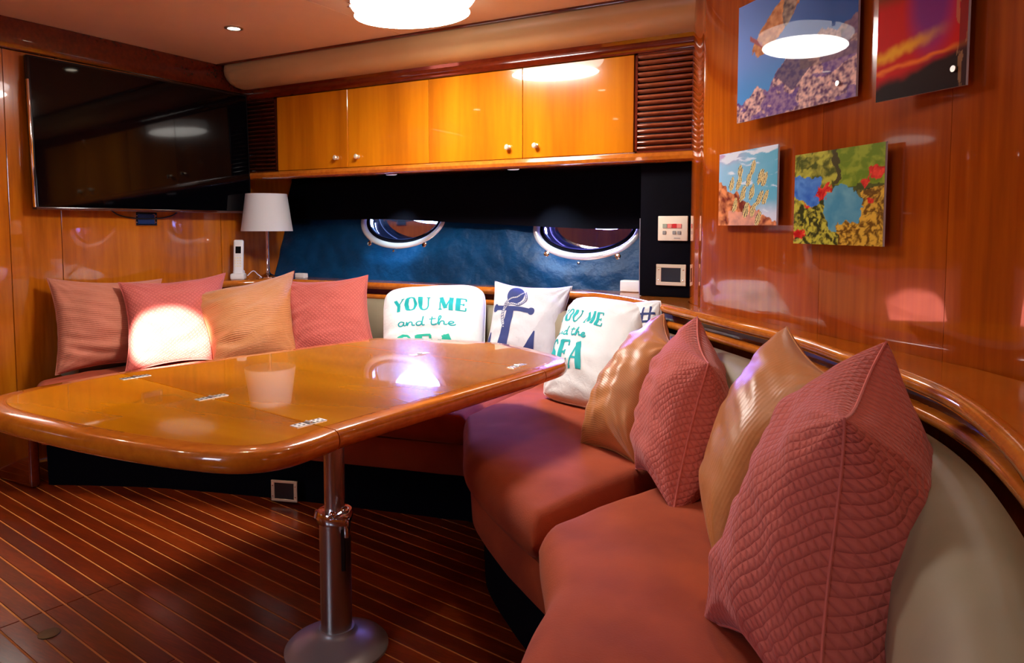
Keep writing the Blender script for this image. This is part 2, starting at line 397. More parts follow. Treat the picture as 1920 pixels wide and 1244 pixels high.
for q, (cx, cz, rx, rz) in enumerate(PORT):
    po = ringmesh('window_%d' % (q+1), cx, cz, rx, rz, [(-.014, -.02), (-.014, .014), (-.006, .026), (.010, .030), (.024, .022), (.030, 0), (.026, -.02)], M_rim, None)
    tag(po, kind='structure')
    ringmesh('gasket', cx, cz, rx, rz, [(-.034, -.022), (-.034, .004), (-.012, .010), (-.012, -.022)], M_kick, po)
    ringmesh('inner_ring', cx, cz, rx, rz, [(-.042, -.022), (-.042, .006), (-.034, .010), (-.034, -.022)], M_chrome, po)
    n = 72; yp = hull_y(cz)+.075
    fr = [Vector((cx+(rx-.01)*cos(2*pi*i/n), yp, cz-.02+(rz+.005)*sin(2*pi*i/n))) for i in range(n)]; bk = [v+Vector((0, .006, 0)) for v in fr]
    tb0 = ell(cx, cz, rx-.006, rz-.006, -.018)
    mesh('reveal', tb0+[v+Vector((0, .004, 0)) for v in fr], [(i, (i+1) % n, n+(i+1) % n, n+i) for i in range(n)], M_kick, po)
    Fp = [list(range(n)), list(range(n, 2*n))[::-1]]+[(i, (i+1) % n, n+(i+1) % n, n+i) for i in range(n)]
    mesh('pane', fr+bk, Fp, M_glass, po, smooth=False)
    for a in (-130, -92, -52):
        a = radians(a); bm = bmesh.new(); z = cz+(rz+.034)*sin(a); x = cx+(rx+.034)*cos(a)
        s = .011 if abs(a+pi/2) < .2 else .021
        M = frame_M((x, hull_y(z)-.018, z), (1, 0, 0), (0, -1, .36))
        lathe(bm, [(s*.9, -.03), (s, .0), (s*.7, .008), (s*.3, .01)], (0, 0, 0), 14, M)
        if s > .012: add_box(bm, (0, .012, -.004), (.012, .04, .008), M, .002, 1)
        bmo('window_latch', bm, M_chrome, po)
# added black sheet standing in for the shade over the upper ports
V = []; F = []; nx = 120; rows = 10
for s in (0, 1):
    for j in range(rows+1):
        for i in range(nx+1):
            x = XL+.004+(-1.225-XL)*i/nx; f = i/nx; zb = 1.247-.06*max(0, min(1, (x+3.0)/1.4)); z = 1.515+(zb-1.515)*j/rows
            V.append((x, hull_y(z)-.062-.02*s+.005*noise.noise(Vector((x*7, z*2, s*0))), z))
m_ = (nx+1)*(rows+1)
for j in range(rows):
    for i in range(nx):
        a = j*(nx+1)+i; F.append((a, a+1, a+nx+2, a+nx+1)); F.append((m_+a, m_+a+nx+1, m_+a+nx+2, m_+a+1))
for i in range(nx):
    a = rows*(nx+1)+i; F.append((a, a+1, m_+a+1, m_+a)); a = i; F.append((a, m_+a, m_+a+1, a+1))
o = mesh('shade_sheet', V, F, M_navyb, auto=60); tag(o, 'added black sheet standing in for the shade over both portholes', 'shade sheet')

# ================================================================ overhead cupboards
cab = empty('overhead_cabinet', (-2.45, 3.65, 1.5)); tag(cab, 'long glossy cherry overhead cupboard with four doors and louvred ends', 'cabinet')
box('carcass', (XL+.002, 3.425, 1.515), (-.948, 3.89, 2.10), M_darkw, cab)
DX = [-3.635, -3.045, -2.452, -1.853, -1.245]
kx = [-3.13, -2.965, -1.935, -1.772]
for i in range(4):
    d = box('door', (DX[i]+.0015, YF, 1.556), (DX[i+1]-.0015, YF+.02, 2.018), M_door, cab, bev=.0015, seg=1)
    kn = bmesh.new(); M = frame_M((kx[i], YF, 1.615), (1, 0, 0), (0, -1, 0))
    lathe(kn, [(.012, 0), (.012, .003), (.005, .005), (.005, .014), (.013, .018), (.015, .025), (.010, .031), (.004, .032)], (0, 0, 0), 20, M)
    bmo('knob', kn, M_brass, d)
def louvre(x0, x1, n, mat, fm):
    fr = bmesh.new()
    for lo, hi in (((x0, YF-.004, 1.55), (x0+.012, YF+.025, 2.02)), ((x1-.012, YF-.004, 1.55), (x1, YF+.025, 2.02)), ((x0, YF-.004, 1.55), (x1, YF+.025, 1.56)), ((x0, YF-.004, 2.012), (x1, YF+.025, 2.02))):
        lo, hi = Vector(lo), Vector(hi); add_box(fr, (lo+hi)/2, hi-lo)
    f = bmo('louvre_panel', fr, fm, cab)
    for k in range(n):
        z = 1.572+k*(2.002-1.572)/(n-1); bm = bmesh.new()
        M = Matrix.Translation(((x0+x1)/2, YF+.006, z)) @ Matrix.Rotation(radians(-32), 4, 'X')
        add_box(bm, (0, 0, 0), (x1-x0-.024, .024, .010), M, .003, 2); bmo('slat', bm, mat, f)
M_slat = wood('slat_wood', (.22, .05, .02), (.30, .075, .03), (.38, .10, .04), (3, 6, 6), rough=.15)
louvre(-1.238, -.950, 17, M_slat, M_trim)
louvre(XL+.004, -3.642, 17, M_darkw, M_darkw)
cap_c = np.array([(XL+.004, YF), (-.95, YF)])
def straight(name, prof, mat, parent, xa=XL+.004, xb=-.95):
    return sweep(name, [(xa, 0), ((xa+xb)/2, 0), (xb, 0)], prof, mat, parent)
# profiles: offset left of +x travel is +y
straight('cornice', [(YF+.02, 2.02), (YF-.006, 2.022), (YF-.018, 2.034), (YF-.022, 2.05), (YF-.018, 2.068), (YF-.03, 2.085), (YF+.02, 2.095)], M_trim, cab)
straight('bottom_rail', [(YF+.03, 1.552), (YF-.012, 1.552), (YF-.026, 1.545), (YF-.032, 1.530), (YF-.026, 1.514), (YF-.010, 1.506), (YF+.03, 1.504)], M_rail, cab)
# small puck lamps under the cupboard; their beams are added, aimed below the ports
for i, x in enumerate((-2.80, -1.965)):
    bm = bmesh.new(); lathe(bm, [(.034, 0), (.034, -.006), (.028, -.010), (.012, -.007)], (x, 3.50, 1.516), 28)
    o = bmo('puck_light', bm, M_puck); lamp('added_puck_beam', 'SPOT', (x, 3.50, 1.50), 26, (.62, .84, 1), (x-.14+.42*i, 3.74, .97), spot_size=radians(56), spot_blend=1, shadow_soft_size=.02); tag(o, ('small round steel puck light under the cupboard, left of the other one', 'small round steel puck light under the cupboard, right of the other one')[i], 'light', 'puck lights under the cupboard')
# padded cove above the cupboards
prof = []
for k in range(15):
    a = radians(-12+k*(98+12)/14)
    prof.append((3.415-.185*max(0, sin(a))**.8-.02, 2.215-.135+.135*(1-cos(a))*.98))
prof = [(3.43, 2.085), (3.36, 2.083), (3.305, 2.090), (3.262, 2.105), (3.232, 2.128), (3.214, 2.155), (3.207, 2.182), (3.210, 2.208), (3.43, 2.210)]
c = [(XL+.02, 0), (XL+.035, 0), (XL+.06, 0), (XL+.1, 0), (-2.4, 0), (-.95, 0)]
V = []; F = []; m = len(prof); cx0 = (3.43, 2.16)
xs = [XL+.012, XL+.020, XL+.035, XL+.06, XL+.10, -3.0, -2.4, -1.6, -.895]; sc_ = [.55, .78, .9, .97, 1, 1, 1, 1, 1]
for x, s in zip(xs, sc_):
    for d, z in prof: V.append((x, 3.43+(d-3.43)*s, 2.15+(z-2.15)*(s if z < 2.15 else min(1, s+.1))))
for i in range(len(xs)-1):
    for k in range(m): F.append((i*m+k, i*m+(k+1) % m, (i+1)*m+(k+1) % m, (i+1)*m+k))
F.append(list(range(m))[::-1]); F.append(list(range((len(xs)-1)*m, len(xs)*m)))
o = mesh('padded_cove', V, F, M_cove, auto=50); tag(o, 'tan padded vinyl cove running along the ceiling above the cupboards', 'cove')
t3 = box('trim_3', (XL+.02, 3.188, ZC-.014), (-.93, 3.214, ZC+.001), M_trim, bev=.003); tag(t3, kind='structure')

# ================================================================ settee
FA = [(-3.50, 1.82), (-3.05, 2.03), (-2.5, 2.20), (-2.0, 2.32), (-1.70, 2.385), (-1.545, 2.40)]
FB = [(-1.535, 2.395), (-1.40, 2.19), (-1.26, 1.985), (-1.06, 1.80), (-.95, 1.715), (-.825, 1.625)]
FCc = [(-.785, 1.60), (-.725, 1.49), (-.655, 1.375), (-.612, 1.29), (-.590, 1.17), (-.56, 1.05), (-.50, .80), (-.46, .50)]
BC = resample(catmull([(-3.80, 1.90), (-3.80, 2.5), (-3.77, 2.95), (-3.55, 3.24), (-3.1, 3.33), (-2.3, 3.38), (-1.65, 3.35), (-1.25, 3.13), (-.95, 2.82), (-.66, 2.50), (-.44, 2.25), (-.26, 2.02), (-.12, 1.80), (-.03, 1.58), (.02, 1.32), (.045, 1.0), (.05, .45)], 10), 240)
def near(c, p): return int(np.argmin(np.linalg.norm(c-np.array(p), axis=1)))
set_ = empty('settee', (-2.0, 2.6, 0)); tag(set_, 'wraparound settee with rust fascia, dark kickboard and taupe vinyl backrest', 'settee')
FF = resample(catmull(FA+FB[1:]+FCc, 8), 200)
def inset(c, d): return c+normals2(c)*d
n = len(FF)
# fascia (upholstered front) and recessed kick
sweep('fascia', FF, [(.012, .20), (.0, .22), (-.004, .29), (.006, .328), (.04, .328), (.04, .20)], M_seat, set_)
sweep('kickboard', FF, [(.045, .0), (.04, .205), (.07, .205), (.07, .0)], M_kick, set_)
# seat deck under the cushions
BR_ = resample(BC, 200); V = []; F = []
for p, q in zip(inset(FF, .03), BR_): V += [(p[0], p[1], .30), (q[0], q[1], .30), (p[0], p[1], .328), (q[0], q[1], .328)]
for i in range(199):
    a = 4*i; b = a+4; F += [(a, a+1, b+1, b), (a+2, b+2, b+3, a+3), (a, b, b+2, a+2), (a+1, a+3, b+3, b+1)]
F += [(0, 2, 3, 1), (796, 797, 799, 798)]
mesh('seat_deck', V, F, M_darkw, set_, smooth=False)
# end panel at the left end, dark wood standing in for shade under the table
box('end_panel', (XL+.002, 1.79, 0), (-3.53, 1.835, .40), M_trim, set_, bev=.015, seg=4)
# backrest pads
bprof = [(0.02, .40), (-.035, .43), (-.062, .50), (-.068, .57), (-.058, .65), (-.030, .715), (.008, .755), (.05, .768), (.10, .765), (.135, .70), (.135, .42)]
bcuts = [near(BC, (-3.80, 2.16)), near(BC, (-3.62, 3.15)), near(BC, (-2.35, 3.38)), near(BC, (-1.42, 3.25)), near(BC, (-.30, 2.08)), 239]
for a, b in zip(bcuts, bcuts[1:]):
    c = BC[a:b+1]; V = []; F = []; nn = normals2(BC)[a:b+1]; m = len(bprof); K = len(c)
    # the room lies to the right of this curve, the pad grows to the right (negative offsets)
    for i, (p, q) in enumerate(zip(c, nn)):
        e = min(i, K-1-i)/3.; s = sqrt(max(.05, 1-(1-min(1, e+.25))**2))
        for d, z in bprof:
            dd = .05+(d-.05)*(.72+.28*s); zz = .58+(z-.58)*(.93+.07*s)
            V.append((p[0]+q[0]*dd, p[1]+q[1]*dd, zz))
    for i in range(K-1):
        for k in range(m): F.append((i*m+k, i*m+(k+1) % m, (i+1)*m+(k+1) % m, (i+1)*m+k))
    F.append(list(range(m))[::-1]); F.append(list(range((K-1)*m, K*m)))
    mesh('backrest_pad', V, F, M_back, set_, auto=60)
# seat cushions: lofted soft slabs
def seat_cushion(front, back, label, zt=.458, crown=.018, th=.125, lip=.0, r=.05, sag=()):
    ns, ntt = 64, 40
    f = resample(catmull(front, 8), ns+1); b = resample(back, ns+1)
    V = []; F = []
    def prof(t, d):     # distance to the edge -> rounded height 0..1
        return 1 if d >= r else sqrt(max(0, 1-(1-d/r)**2))
    for side in (0, 1):
        for i in range(ns+1):
            for j in range(ntt+1):
                s = i/ns; t = j/ntt
                # cluster samples towards the edges
                s2 = .5-.5*cos(pi*s); t2 = .5-.5*cos(pi*t)
                k = s2*ns; k0 = min(int(k), ns-1); fr = k-k0
                p = f[k0]*(1-fr)+f[k0+1]*fr; q = b[k0]*(1-fr)+b[k0+1]*fr
                P = p*(1-t2)+q*t2; Lt = np.linalg.norm(q-p); Ls = np.linalg.norm(f[-1]-f[0])
                dt = min(t2, 1-t2)*Lt; ds = min(s2, 1-s2)*max(.4, Ls)
                h = prof(0, dt)*prof(0, ds)
                cr_ = crown*sin(pi*min(1, t2*1.3+.05)/1.0 if t2 < .7 else pi*.96)*sin(pi*s2)**.5
                wob = .006*noise.noise(Vector((P[0]*4, P[1]*4, 2.)))+.0025*noise.noise(Vector((P[0]*14, P[1]*14, 5.)))
                if side == 0: z = zt-(th*.55)*(1-h)+(cr_+wob)*h
                else: z = zt-th+(th*.45)*(1-h)
                V.append((P[0], P[1], z))
    m = (ns+1)*(ntt+1)
    for i in range(ns):
        for j in range(ntt):
            a = i*(ntt+1)+j; F.append((a, a+1, a+ntt+2, a+ntt+1)); F.append((m+a, m+a+ntt+1, m+a+ntt+2, m+a+1))
    # the two sheets share their rim
    me = bpy.data.meshes.new('seat_cushion'); bm = bmesh.new()
    vs_ = [bm.verts.new(v) for v in V]
    for q in F:
        try: bm.faces.new([vs_[x] for x in q])
        except ValueError: pass
    bmesh.ops.remove_doubles(bm, verts=bm.verts, dist=.0004)
    o = bmo('seat_cushion', bm, M_seat, None, auto=None)
    tag(o, label, 'cushion', 'seat cushions of the settee'); return o
def off(c, d): return [tuple(x) for x in (np.array(c)+normals2(np.array(c, float))*d)]
def bseg(p, q, d=-.06):
    i, j = near(BC, p), near(BC, q); return (BC+normals2(BC)*d)[i:j+1]
seat_cushion(off(FA[:3], -.03), bseg((-3.80, 1.93), (-3.66, 3.12)), 'rust suede seat cushion at the left end below the television')
seat_cushion(off([FA[2], FA[3], FA[5]], -.03), bseg((-3.60, 3.18), (-1.66, 3.36)), 'rust suede seat cushion along the back under the slogan pillow')
seat_cushion(off(FB, -.03), bseg((-1.60, 3.32), (-.60, 2.44)), 'rust suede seat cushion right of the table, under the ribbed copper pillow', crown=.022)
seat_cushion(off(FCc, -.035), bseg((-.55, 2.38), (.05, .47)), 'rust suede seat cushion nearest the viewer, under the front pink pillow', zt=.462, crown=.03, r=.065)

# ================================================================ wooden ledge round the backrest
RW = [((-3.80, 2.76), (-3.947, 2.76)), ((-3.80, 2.98), (-3.947, 3.02)), ((-3.74, 3.20), (-3.947, 3.40)), ((-3.60, 3.36), (-3.947, 3.652)), ((-3.40, 3.42), (-3.45, 3.652)),
      ((-3.0, 3.44), (-3.0, 3.652)), ((-2.3, 3.49), (-2.3, 3.652)), ((-1.70, 3.50), (-1.6, 3.652)), ((-1.42, 3.455), (-1.15, 3.645)), ((-1.20, 3.31), (-.95, 3.50)), ((-1.0, 3.12), (-.93, 3.27)),
      ((-.83, 2.945), (-.80, 3.05)), ((-.54, 2.635), (-.50, 2.73)), ((-.33, 2.40), (-.25, 2.46)), ((-.165, 2.15), (-.04, 2.235)), ((-.02, 1.93), (.12, 2.05)), ((.075, 1.72), (.25, 1.83)), ((.135, 1.46), (.35, 1.50)), ((.165, 1.15), (.385, 1.05)), ((.17, .5), (.40, .5))]
Rf = catmull([a for a, b in RW], 10); Rb = catmull([b for a, b in RW], 10)
for k_, q_ in enumerate(Rb):      # stop at the face of the curved wall
    w_ = near(W, q_); d_ = float(np.dot(q_-W[w_], Wn[w_]))
    if k_ > 75 and d_ < .003: Rb[k_] = q_+Wn[w_]*(.003-d_)
led = empty('wooden_ledge', (-2.0, 3.5, .8)); tag(led, 'varnished cherry ledge curving round above the settee backrest', 'ledge')
V = []; F = []; n = len(Rf)
for p, q in zip(Rf, Rb): V += [(p[0], p[1], .832), (q[0], q[1], .832), (p[0], p[1], .860), (q[0], q[1], .860)]
for i in range(n-1):
    a = 4*i; b = a+4; F += [(a, a+1, b+1, b), (a+2, b+2, b+3, a+3), (a, b, b+2, a+2), (a+1, a+3, b+3, b+1)]
F += [(0, 2, 3, 1), (4*n-4, 4*n-3, 4*n-1, 4*n-2)]
mesh('ledge_top', V, F, M_rail, led, auto=30)
# nosing: room is to the right of the travel direction
sweep('nosing', Rf, [(.004, .862), (-.008, .8655), (-.020, .862), (-.030, .850), (-.030, .838), (-.022, .828), (-.008, .823), (.004, .824)], M_rail, led, auto=50)
sweep('recess_board', Rf, [(.045, .77), (.020, .77), (.016, .833), (.045, .833)], M_trim, led)
sweep('lower_strip', Rf, [(.03, .764), (-.006, .764), (-.012, .772), (-.012, .784), (-.004, .792), (.03, .792)], M_rail, led, auto=50)
# dark instrument board, with a pale strip standing in for its edge highlight
ib = empty('instrument_board', (-1.09, 3.47, .86)); tag(ib, 'black padded instrument board beside the right porthole', 'panel')
box('board', (-1.222, 3.445, .861), (-.948, 3.652, 1.505), M_navyb, ib, bev=.004)
box('edge_highlight', (-1.2265, 3.447, .861), (-1.2225, 3.452, 1.24), M_steel, ib, bev=.0005, seg=1)

# ================================================================ table
TO = [(-1.190, 1.30), (-1.185, 1.20), (-1.200, 1.11), (-1.27, 1.04), (-1.40, 1.0), (-1.62, .972), (-1.86, .962), (-2.08, .967), (-2.21, 1.0), (-2.285, 1.06), (-2.320, 1.16), (-2.326, 1.30), (-2.322, 1.46), (-2.255, 1.74),
      (-2.19, 1.99), (-2.145, 2.18), (-2.09, 2.40), (-2.05, 2.475), (-1.95, 2.53), (-1.80, 2.575), (-1.62, 2.612), (-1.48, 2.605), (-1.30, 2.53), (-1.16, 2.445), (-1.105, 2.36), (-1.098, 2.26), (-1.112, 2.08), (-1.15, 1.70)]
T2 = catmull(TO+TO[:1], 8)[:-1]
T2 = resample(np.vstack([T2, T2[:1]]), 241)[:-1]
ZT = .72
def inset_closed(c, d):
    t = np.roll(c, -1, 0)-np.roll(c, 1, 0); t /= np.linalg.norm(t, axis=1)[:, None]
    nrm = np.stack([-t[:, 1], t[:, 0]], 1)
    area = .5*np.sum(c[:, 0]*np.roll(c[:, 1], -1)-np.roll(c[:, 0], -1)*c[:, 1])
    return c+nrm*d*(1 if area > 0 else -1)
tb = empty('dining_table', (-1.43, 1.52, 0)); tag(tb, 'glossy folding cherry dining table on a steel pedestal', 'table')
S1 = ((-2.143, 1.426), (-1.217, 1.287)); S2 = ((-1.878, 2.232), (-1.126, 2.189))
def seam(S, g):
    a, b = Vector((*S[0], 0)), Vector((*S[1], 0)); d = (b-a).normalized(); nrm = Vector((-d.y, d.x, 0)); return a, nrm
def table_piece(kind, which):
    bm = bmesh.new(); BW = .058
    if kind == 'band':
        prof = [(BW, ZT), (.016, ZT), (.006, ZT-.004), (.001, ZT-.012), (-.002, ZT-.024), (.001, ZT-.036), (.008, ZT-.046), (.022, ZT-.052), (BW, ZT-.052)]
        rings = [[bm.verts.new((p[0], p[1], z)) for p in inset_closed(T2, d)] for d, z in prof]
        K = len(T2)
        for r_ in range(len(rings)):
            a, b = rings[r_], rings[(r_+1) % len(rings)]
            for i in range(K): bm.faces.new((a[i], a[(i+1) % K], b[(i+1) % K], b[i]))
    else:
        c = inset_closed(T2, BW+.0008)
        top = [bm.verts.new((p[0], p[1], ZT)) for p in c]; bot = [bm.verts.new((p[0], p[1], ZT-.034)) for p in c]
        bm.faces.new(top); bm.faces.new(bot[::-1]); K = len(c)
        for i in range(K): bm.faces.new((top[i], bot[i], bot[(i+1) % K], top[(i+1) % K]))
    bmesh.ops.recalc_face_normals(bm, faces=bm.faces)
    for S, keep in ((S1, which), (S2, which)):
        a, nrm = seam(S, 0)
        if S is S1: clear_in = which in ('centre', 'far'); go = True
        else: clear_in = which == 'far'
        # nrm points towards +y (far). side kept: beyond the seam or before it
        g = .0017
        co = a+nrm*(g if clear_in else -g)
        if S is S2 and which == 'near': continue
        if S is S1 and which == 'far': continue
        r_ = bmesh.ops.bisect_plane(bm, geom=bm.verts[:]+bm.edges[:]+bm.faces[:], plane_co=co, plane_no=nrm, clear_inner=clear_in, clear_outer=not clear_in)
        es = [e for e in r_['geom_cut'] if isinstance(e, bmesh.types.BMEdge)]
        bmesh.ops.holes_fill(bm, edges=es, sides=0)
    return bm
for which, nm in (('near', 'near_leaf'), ('centre', 'centre_top'), ('far', 'far_leaf')):
    leaf = bmo(nm, table_piece('core', which), M_table, tb, auto=30)
    bb = table_piece('band', which)
    if which != 'centre': bmo('edge_band', bb, M_edge, leaf, auto=40); continue
    for sgn in (1, -1):      # two separate runs of edging, right and left of the centre top
        b2 = bb.copy(); bmesh.ops.delete(b2, geom=[v for v in b2.verts if (v.co.x+1.68)*sgn < 0], context='VERTS'); bmo('edge_band', b2, M_edge, leaf, auto=40)
# hinges let into the top, across the seams
def hinge(p, ang):
    M = Matrix.Translation((p[0], p[1], ZT)) @ Matrix.Rotation(ang, 4, 'Z')
    bm = bmesh.new(); add_box(bm, (0, 0, .0004), (.030, .088, .0024), M, .0008, 1)
    lathe(bm, [(.0045, -.011), (.0045, .011)], (0, 0, 0), 10, M @ Matrix.Translation((0, 0, .001)) @ Matrix.Rotation(pi/2, 4, 'Y'))
    h = bmo('hinge', bm, M_hinge, tb)
    for sx in (-.008, .008):
        for sy in (-.034, -.020, .020, .034):
            sb = bmesh.new(); lathe(sb, [(.0034, 0), (.0034, .0006)], (sx, sy, .0015), 10, M); bmo('screw', sb, M_black, h)
    for sy in (-.008, .008):
        sb = bmesh.new(); add_box(sb, (0, sy, .0016), (.026, .005, .0008), M); bmo('hinge_slot', sb, M_black, h)
for p in ((-2.185, 1.432), (-1.739, 1.365), (-1.303, 1.30)): hinge(p, radians(-8.5))
for p in ((-1.65, 2.219), (-1.216, 2.194)): hinge(p, radians(-3))
# pedestal
PX, PY = -1.43, 1.52
bm = bmesh.new(); lathe(bm, [(.145, 0), (.145, .008), (.138, .016), (.115, .028), (.085, .040), (.062, .048), (.052, .056), (.050, .064)], (PX, PY, 0), 56); bmo('pedestal_base', bm, M_grayp, tb, auto=40)
bm = bmesh.new(); lathe(bm, [(.0435, .055), (.0435, .385)], (PX, PY, 0), 48); bmo('lower_sleeve', bm, M_steel, tb)
bm = bmesh.new(); lathe(bm, [(.0285, .30), (.0285, ZT-.04)], (PX, PY, 0), 40); bmo('upper_post', bm, M_steel, tb)
bm = bmesh.new(); lathe(bm, [(.0285, .372), (.048, .372), (.050, .378), (.050, .398), (.047, .404), (.0285, .405)], (PX, PY, 0), 48); cl = bmo('clamp_collar', bm, M_chrome, tb)
rx_ = Vector((cos(YAW), sin(YAW), 0)); ry_ = Vector((-sin(YAW), cos(YAW), 0))
pc = Vector((PX, PY, 0))
bm = bmesh.new(); M = frame_M(pc+rx_*.022-ry_*.045+Vector((0, 0, .388)), rx_)
add_box(bm, (0, 0, 0), (.05, .03, .022), M, .004, 2); add_box(bm, (.022, 0, -.02), (.014, .022, .05), M, .004, 2)
bmo('clamp_block', bm, M_chrome, cl)
bm = bmesh.new(); tube(bm, [pc+rx_*.012-ry_*.058+Vector((0, 0, .405)), pc+rx_*.022-ry_*.06+Vector((0, 0, .412)), pc+rx_*.036-ry_*.058+Vector((0, 0, .420))], [.006, .006, .007], 10)
bmesh.ops.create_uvsphere(bm, u_segments=14, v_segments=10, radius=.0115, matrix=Matrix.Translation(pc+rx_*.042-ry_*.057+Vector((0, 0, .424))))
bmesh.ops.create_uvsphere(bm, u_segments=14, v_segments=10, radius=.009, matrix=Matrix.Translation(pc+rx_*.008-ry_*.056+Vector((0, 0, .412))))
bmo('clamp_lever', bm, M_chrome, cl)
bm = bmesh.new(); tube(bm, [pc-rx_*.046-ry_*.012+Vector((0, 0, .405)), pc-rx_*.050-ry_*.012+Vector((0, 0, .385))], .007, 10); bmo('collar_bolt', bm, M_chrome, cl)
bm = bmesh.new(); add_box(bm, (0, 0, 0), (.012, .006, .12), frame_M(pc+rx_*.030-ry_*.034+Vector((0, 0, .30)), rx_), .002, 1); bmo('sleeve_slot', bm, M_black, tb)
bm = bmesh.new()
add_box(bm, (PX, PY, ZT-.046), (.20, .20, .012), None, .003, 1); bmo('mounting_plate', bm, M_steel, tb)

# ================================================================ television and small wall fittings
tv = empty('television', (XL+.02, 2.72, 1.28)); tag(tv, 'large flat black television mounted on the left cherry wall', 'television')
ty0, ty1, tz0, tz1 = 2.045, 3.375, 1.285, 2.050
box('bracket', (XL, 2.5, 1.45), (XL+.03, 2.9, 1.85), M_black, tv)
box('housing', (XL+.028, ty0, tz0), (XL+.060, ty1, tz1), M_black, tv, bev=.006)
box('screen', (XL+.0595, ty0+.012, tz0+.014), (XL+.0625, ty1-.012, tz1-.012), M_screen, tv, bev=.0005, seg=1)
box('bezel_strip', (XL+.045, ty0-.004, tz0+.01), (XL+.063, ty0+.004, tz1-.12), M_chrome, tv, bev=.0015)
box('bottom_bezel', (XL+.055, ty0+.004, tz0-.002), (XL+.0655, ty1-.004, tz0+.012), M_darkw, tv, bev=.002)
tv.location.x += .024; tv.rotation_euler = (0, -.032, -.022)      # leans back a little and turned towards the room
def framed_plate(name, P0, xd, w, h, fw, label, cat, frame_mat, in_mat, th=.008, toggles=True, group=None):
    e = empty(name, P0); tag(e, label, cat, group)
    M = frame_M(P0, xd); bm = bmesh.new()
    for c_, s_ in (((0, 0, h/2-fw/2), (w, th, fw)), ((0, 0, -h/2+fw/2), (w, th, fw)), ((-w/2+fw*.75, 0, 0), (fw*1.5, th, h-2*fw)), ((w/2-fw*.75, 0, 0), (fw*1.5, th, h-2*fw))):
        add_box(bm, c_, s_, M, .0015, 1)
    bmo('plate_frame', bm, frame_mat, e)
    bm = bmesh.new(); add_box(bm, (0, 0, 0), (w-2*fw, th*.6, h-2*fw), M, 0); bmo('insert', bm, in_mat, e)
    if toggles:
        for sx in (-1, 1):
            for sz in (-.25, .25):
                bm = bmesh.new(); lathe(bm, [(.003, 0), (.003, .002), (.0015, .003)], (0, 0, 0), 10, M @ Matrix.Translation((sx*(w/2-fw*.75), -th*.5, sz*h)) @ Matrix.Rotation(pi/2, 4, 'X')); bmo('screw', bm, M_chrome, e)
    return e
# socket plate under the television: wall faces +x, so its own x runs along -y ... +y
framed_plate('wall_socket', (XL+.005, 2.685, 1.243), (0, 1, 0), .135, .076, .010, 'small chrome framed socket with a navy insert under the television', 'socket', M_chrome, M_bluekey)
bm = bmesh.new(); tube(bm, catmull([(XL+.02, 2.45, 1.30), (XL+.012, 2.52, 1.262), (XL+.010, 2.62, 1.246), (XL+.010, 2.74, 1.246), (XL+.012, 2.84, 1.262), (XL+.02, 2.90, 1.30)], 6), .004, 8)
o = bmo('cable', bm, M_black); tag(o, 'thin black cable sagging below the television across the socket', 'cable')
framed_plate('wall_socket', (-1.064, 3.440, .968), (1, 0, 0), .146, .102, .017, 'brass framed socket on the black board beside the right porthole', 'socket', M_brass, M_black)
VP = (-2.378, 2.222, .062); VD = Vector((.95, .31, 0))
framed_plate('floor_vent', VP, VD, .122, .092, .011, 'small brass framed vent in the dark kickboard behind the table leg', 'vent', M_brass, M_black)
# control plate with coloured keys
cp = empty('control_plate', (-1.056, 3.44, 1.19)); tag(cp, 'cream climate control plate with red keys on the black board', 'control panel')
box('plate', (-1.130, 3.434, 1.132), (-.985, 3.4455, 1.250), M_cream, cp, bev=.003)
for i, mm in enumerate((M_green, M_redl, M_red, M_redl)):
    box('key', (-1.106+i*.0235, 3.431, 1.192), (-1.0845+i*.0235, 3.4345, 1.213), mm, cp, bev=.001, seg=1)
for x in (-1.106, -1.058, -1.034):
    box('button', (x, 3.431, 1.162), (x+.018, 3.4345, 1.179), M_grey, cp, bev=.002, seg=1)
box('printed_mark', (-1.05, 3.4325, 1.143), (-1.02, 3.4342, 1.146), M_grey, cp, bev=0)
# box on the ledge
o = box('junction_box', (-1.385, 3.60, .861), (-1.262, 3.655, .921), M_white, None, bev=.006, seg=3); tag(o, 'small plain white box on the ledge left of the black board', 'box')

# ================================================================ lamp and phone
LX, LY = -3.768, 3.42
lm = empty('table_lamp', (LX, LY, .860)); tag(lm, 'chrome table lamp with a white tapered drum shade on the corner ledge', 'lamp')
bm = bmesh.new(); lathe(bm, [(.075, .860), (.078, .864), (.074, .872), (.040, .880), (.020, .890), (.014, .90)], (LX, LY, 0), 40); bmo('base', bm, M_chrome, lm)
bm = bmesh.new(); lathe(bm, [(.012, .895), (.012, .93), (.0105, .935), (.0105, 1.17), (.014, 1.175), (.014, 1.20), (.006, 1.205), (.006, 1.30)], (LX, LY, 0), 24); bmo('stem', bm, M_chrome, lm)
bm = bmesh.new(); n = 64; R = []
for r, z in ((.163, 1.170), (.130, 1.412), (.1285, 1.412), (.1615, 1.170)):
    R.append([bm.verts.new((LX+r*cos(2*pi*i/n), LY+r*sin(2*pi*i/n), z)) for i in range(n)])
for k in range(4):
    for i in range(n): bm.faces.new((R[k][i], R[k][(i+1) % n], R[(k+1) % 4][(i+1) % n], R[(k+1) % 4][i]))
bmo('lamp_shade', bm, M_shade, lm)
bm = bmesh.new()
for k in range(3):
    a = 2*pi*k/3+.4; tube(bm, [(LX, LY, 1.30), (LX+.129*cos(a), LY+.129*sin(a), 1.40)], .0018, 6)
bmo('shade_carrier', bm, M_chrome, lm)
ph = empty('cordless_phone', (-3.80, 3.22, .86)); tag(ph, 'white cordless phone standing in its dock on the corner ledge', 'phone')
Mp = frame_M((-3.845, 3.245, .86), (.78, .62, 0))
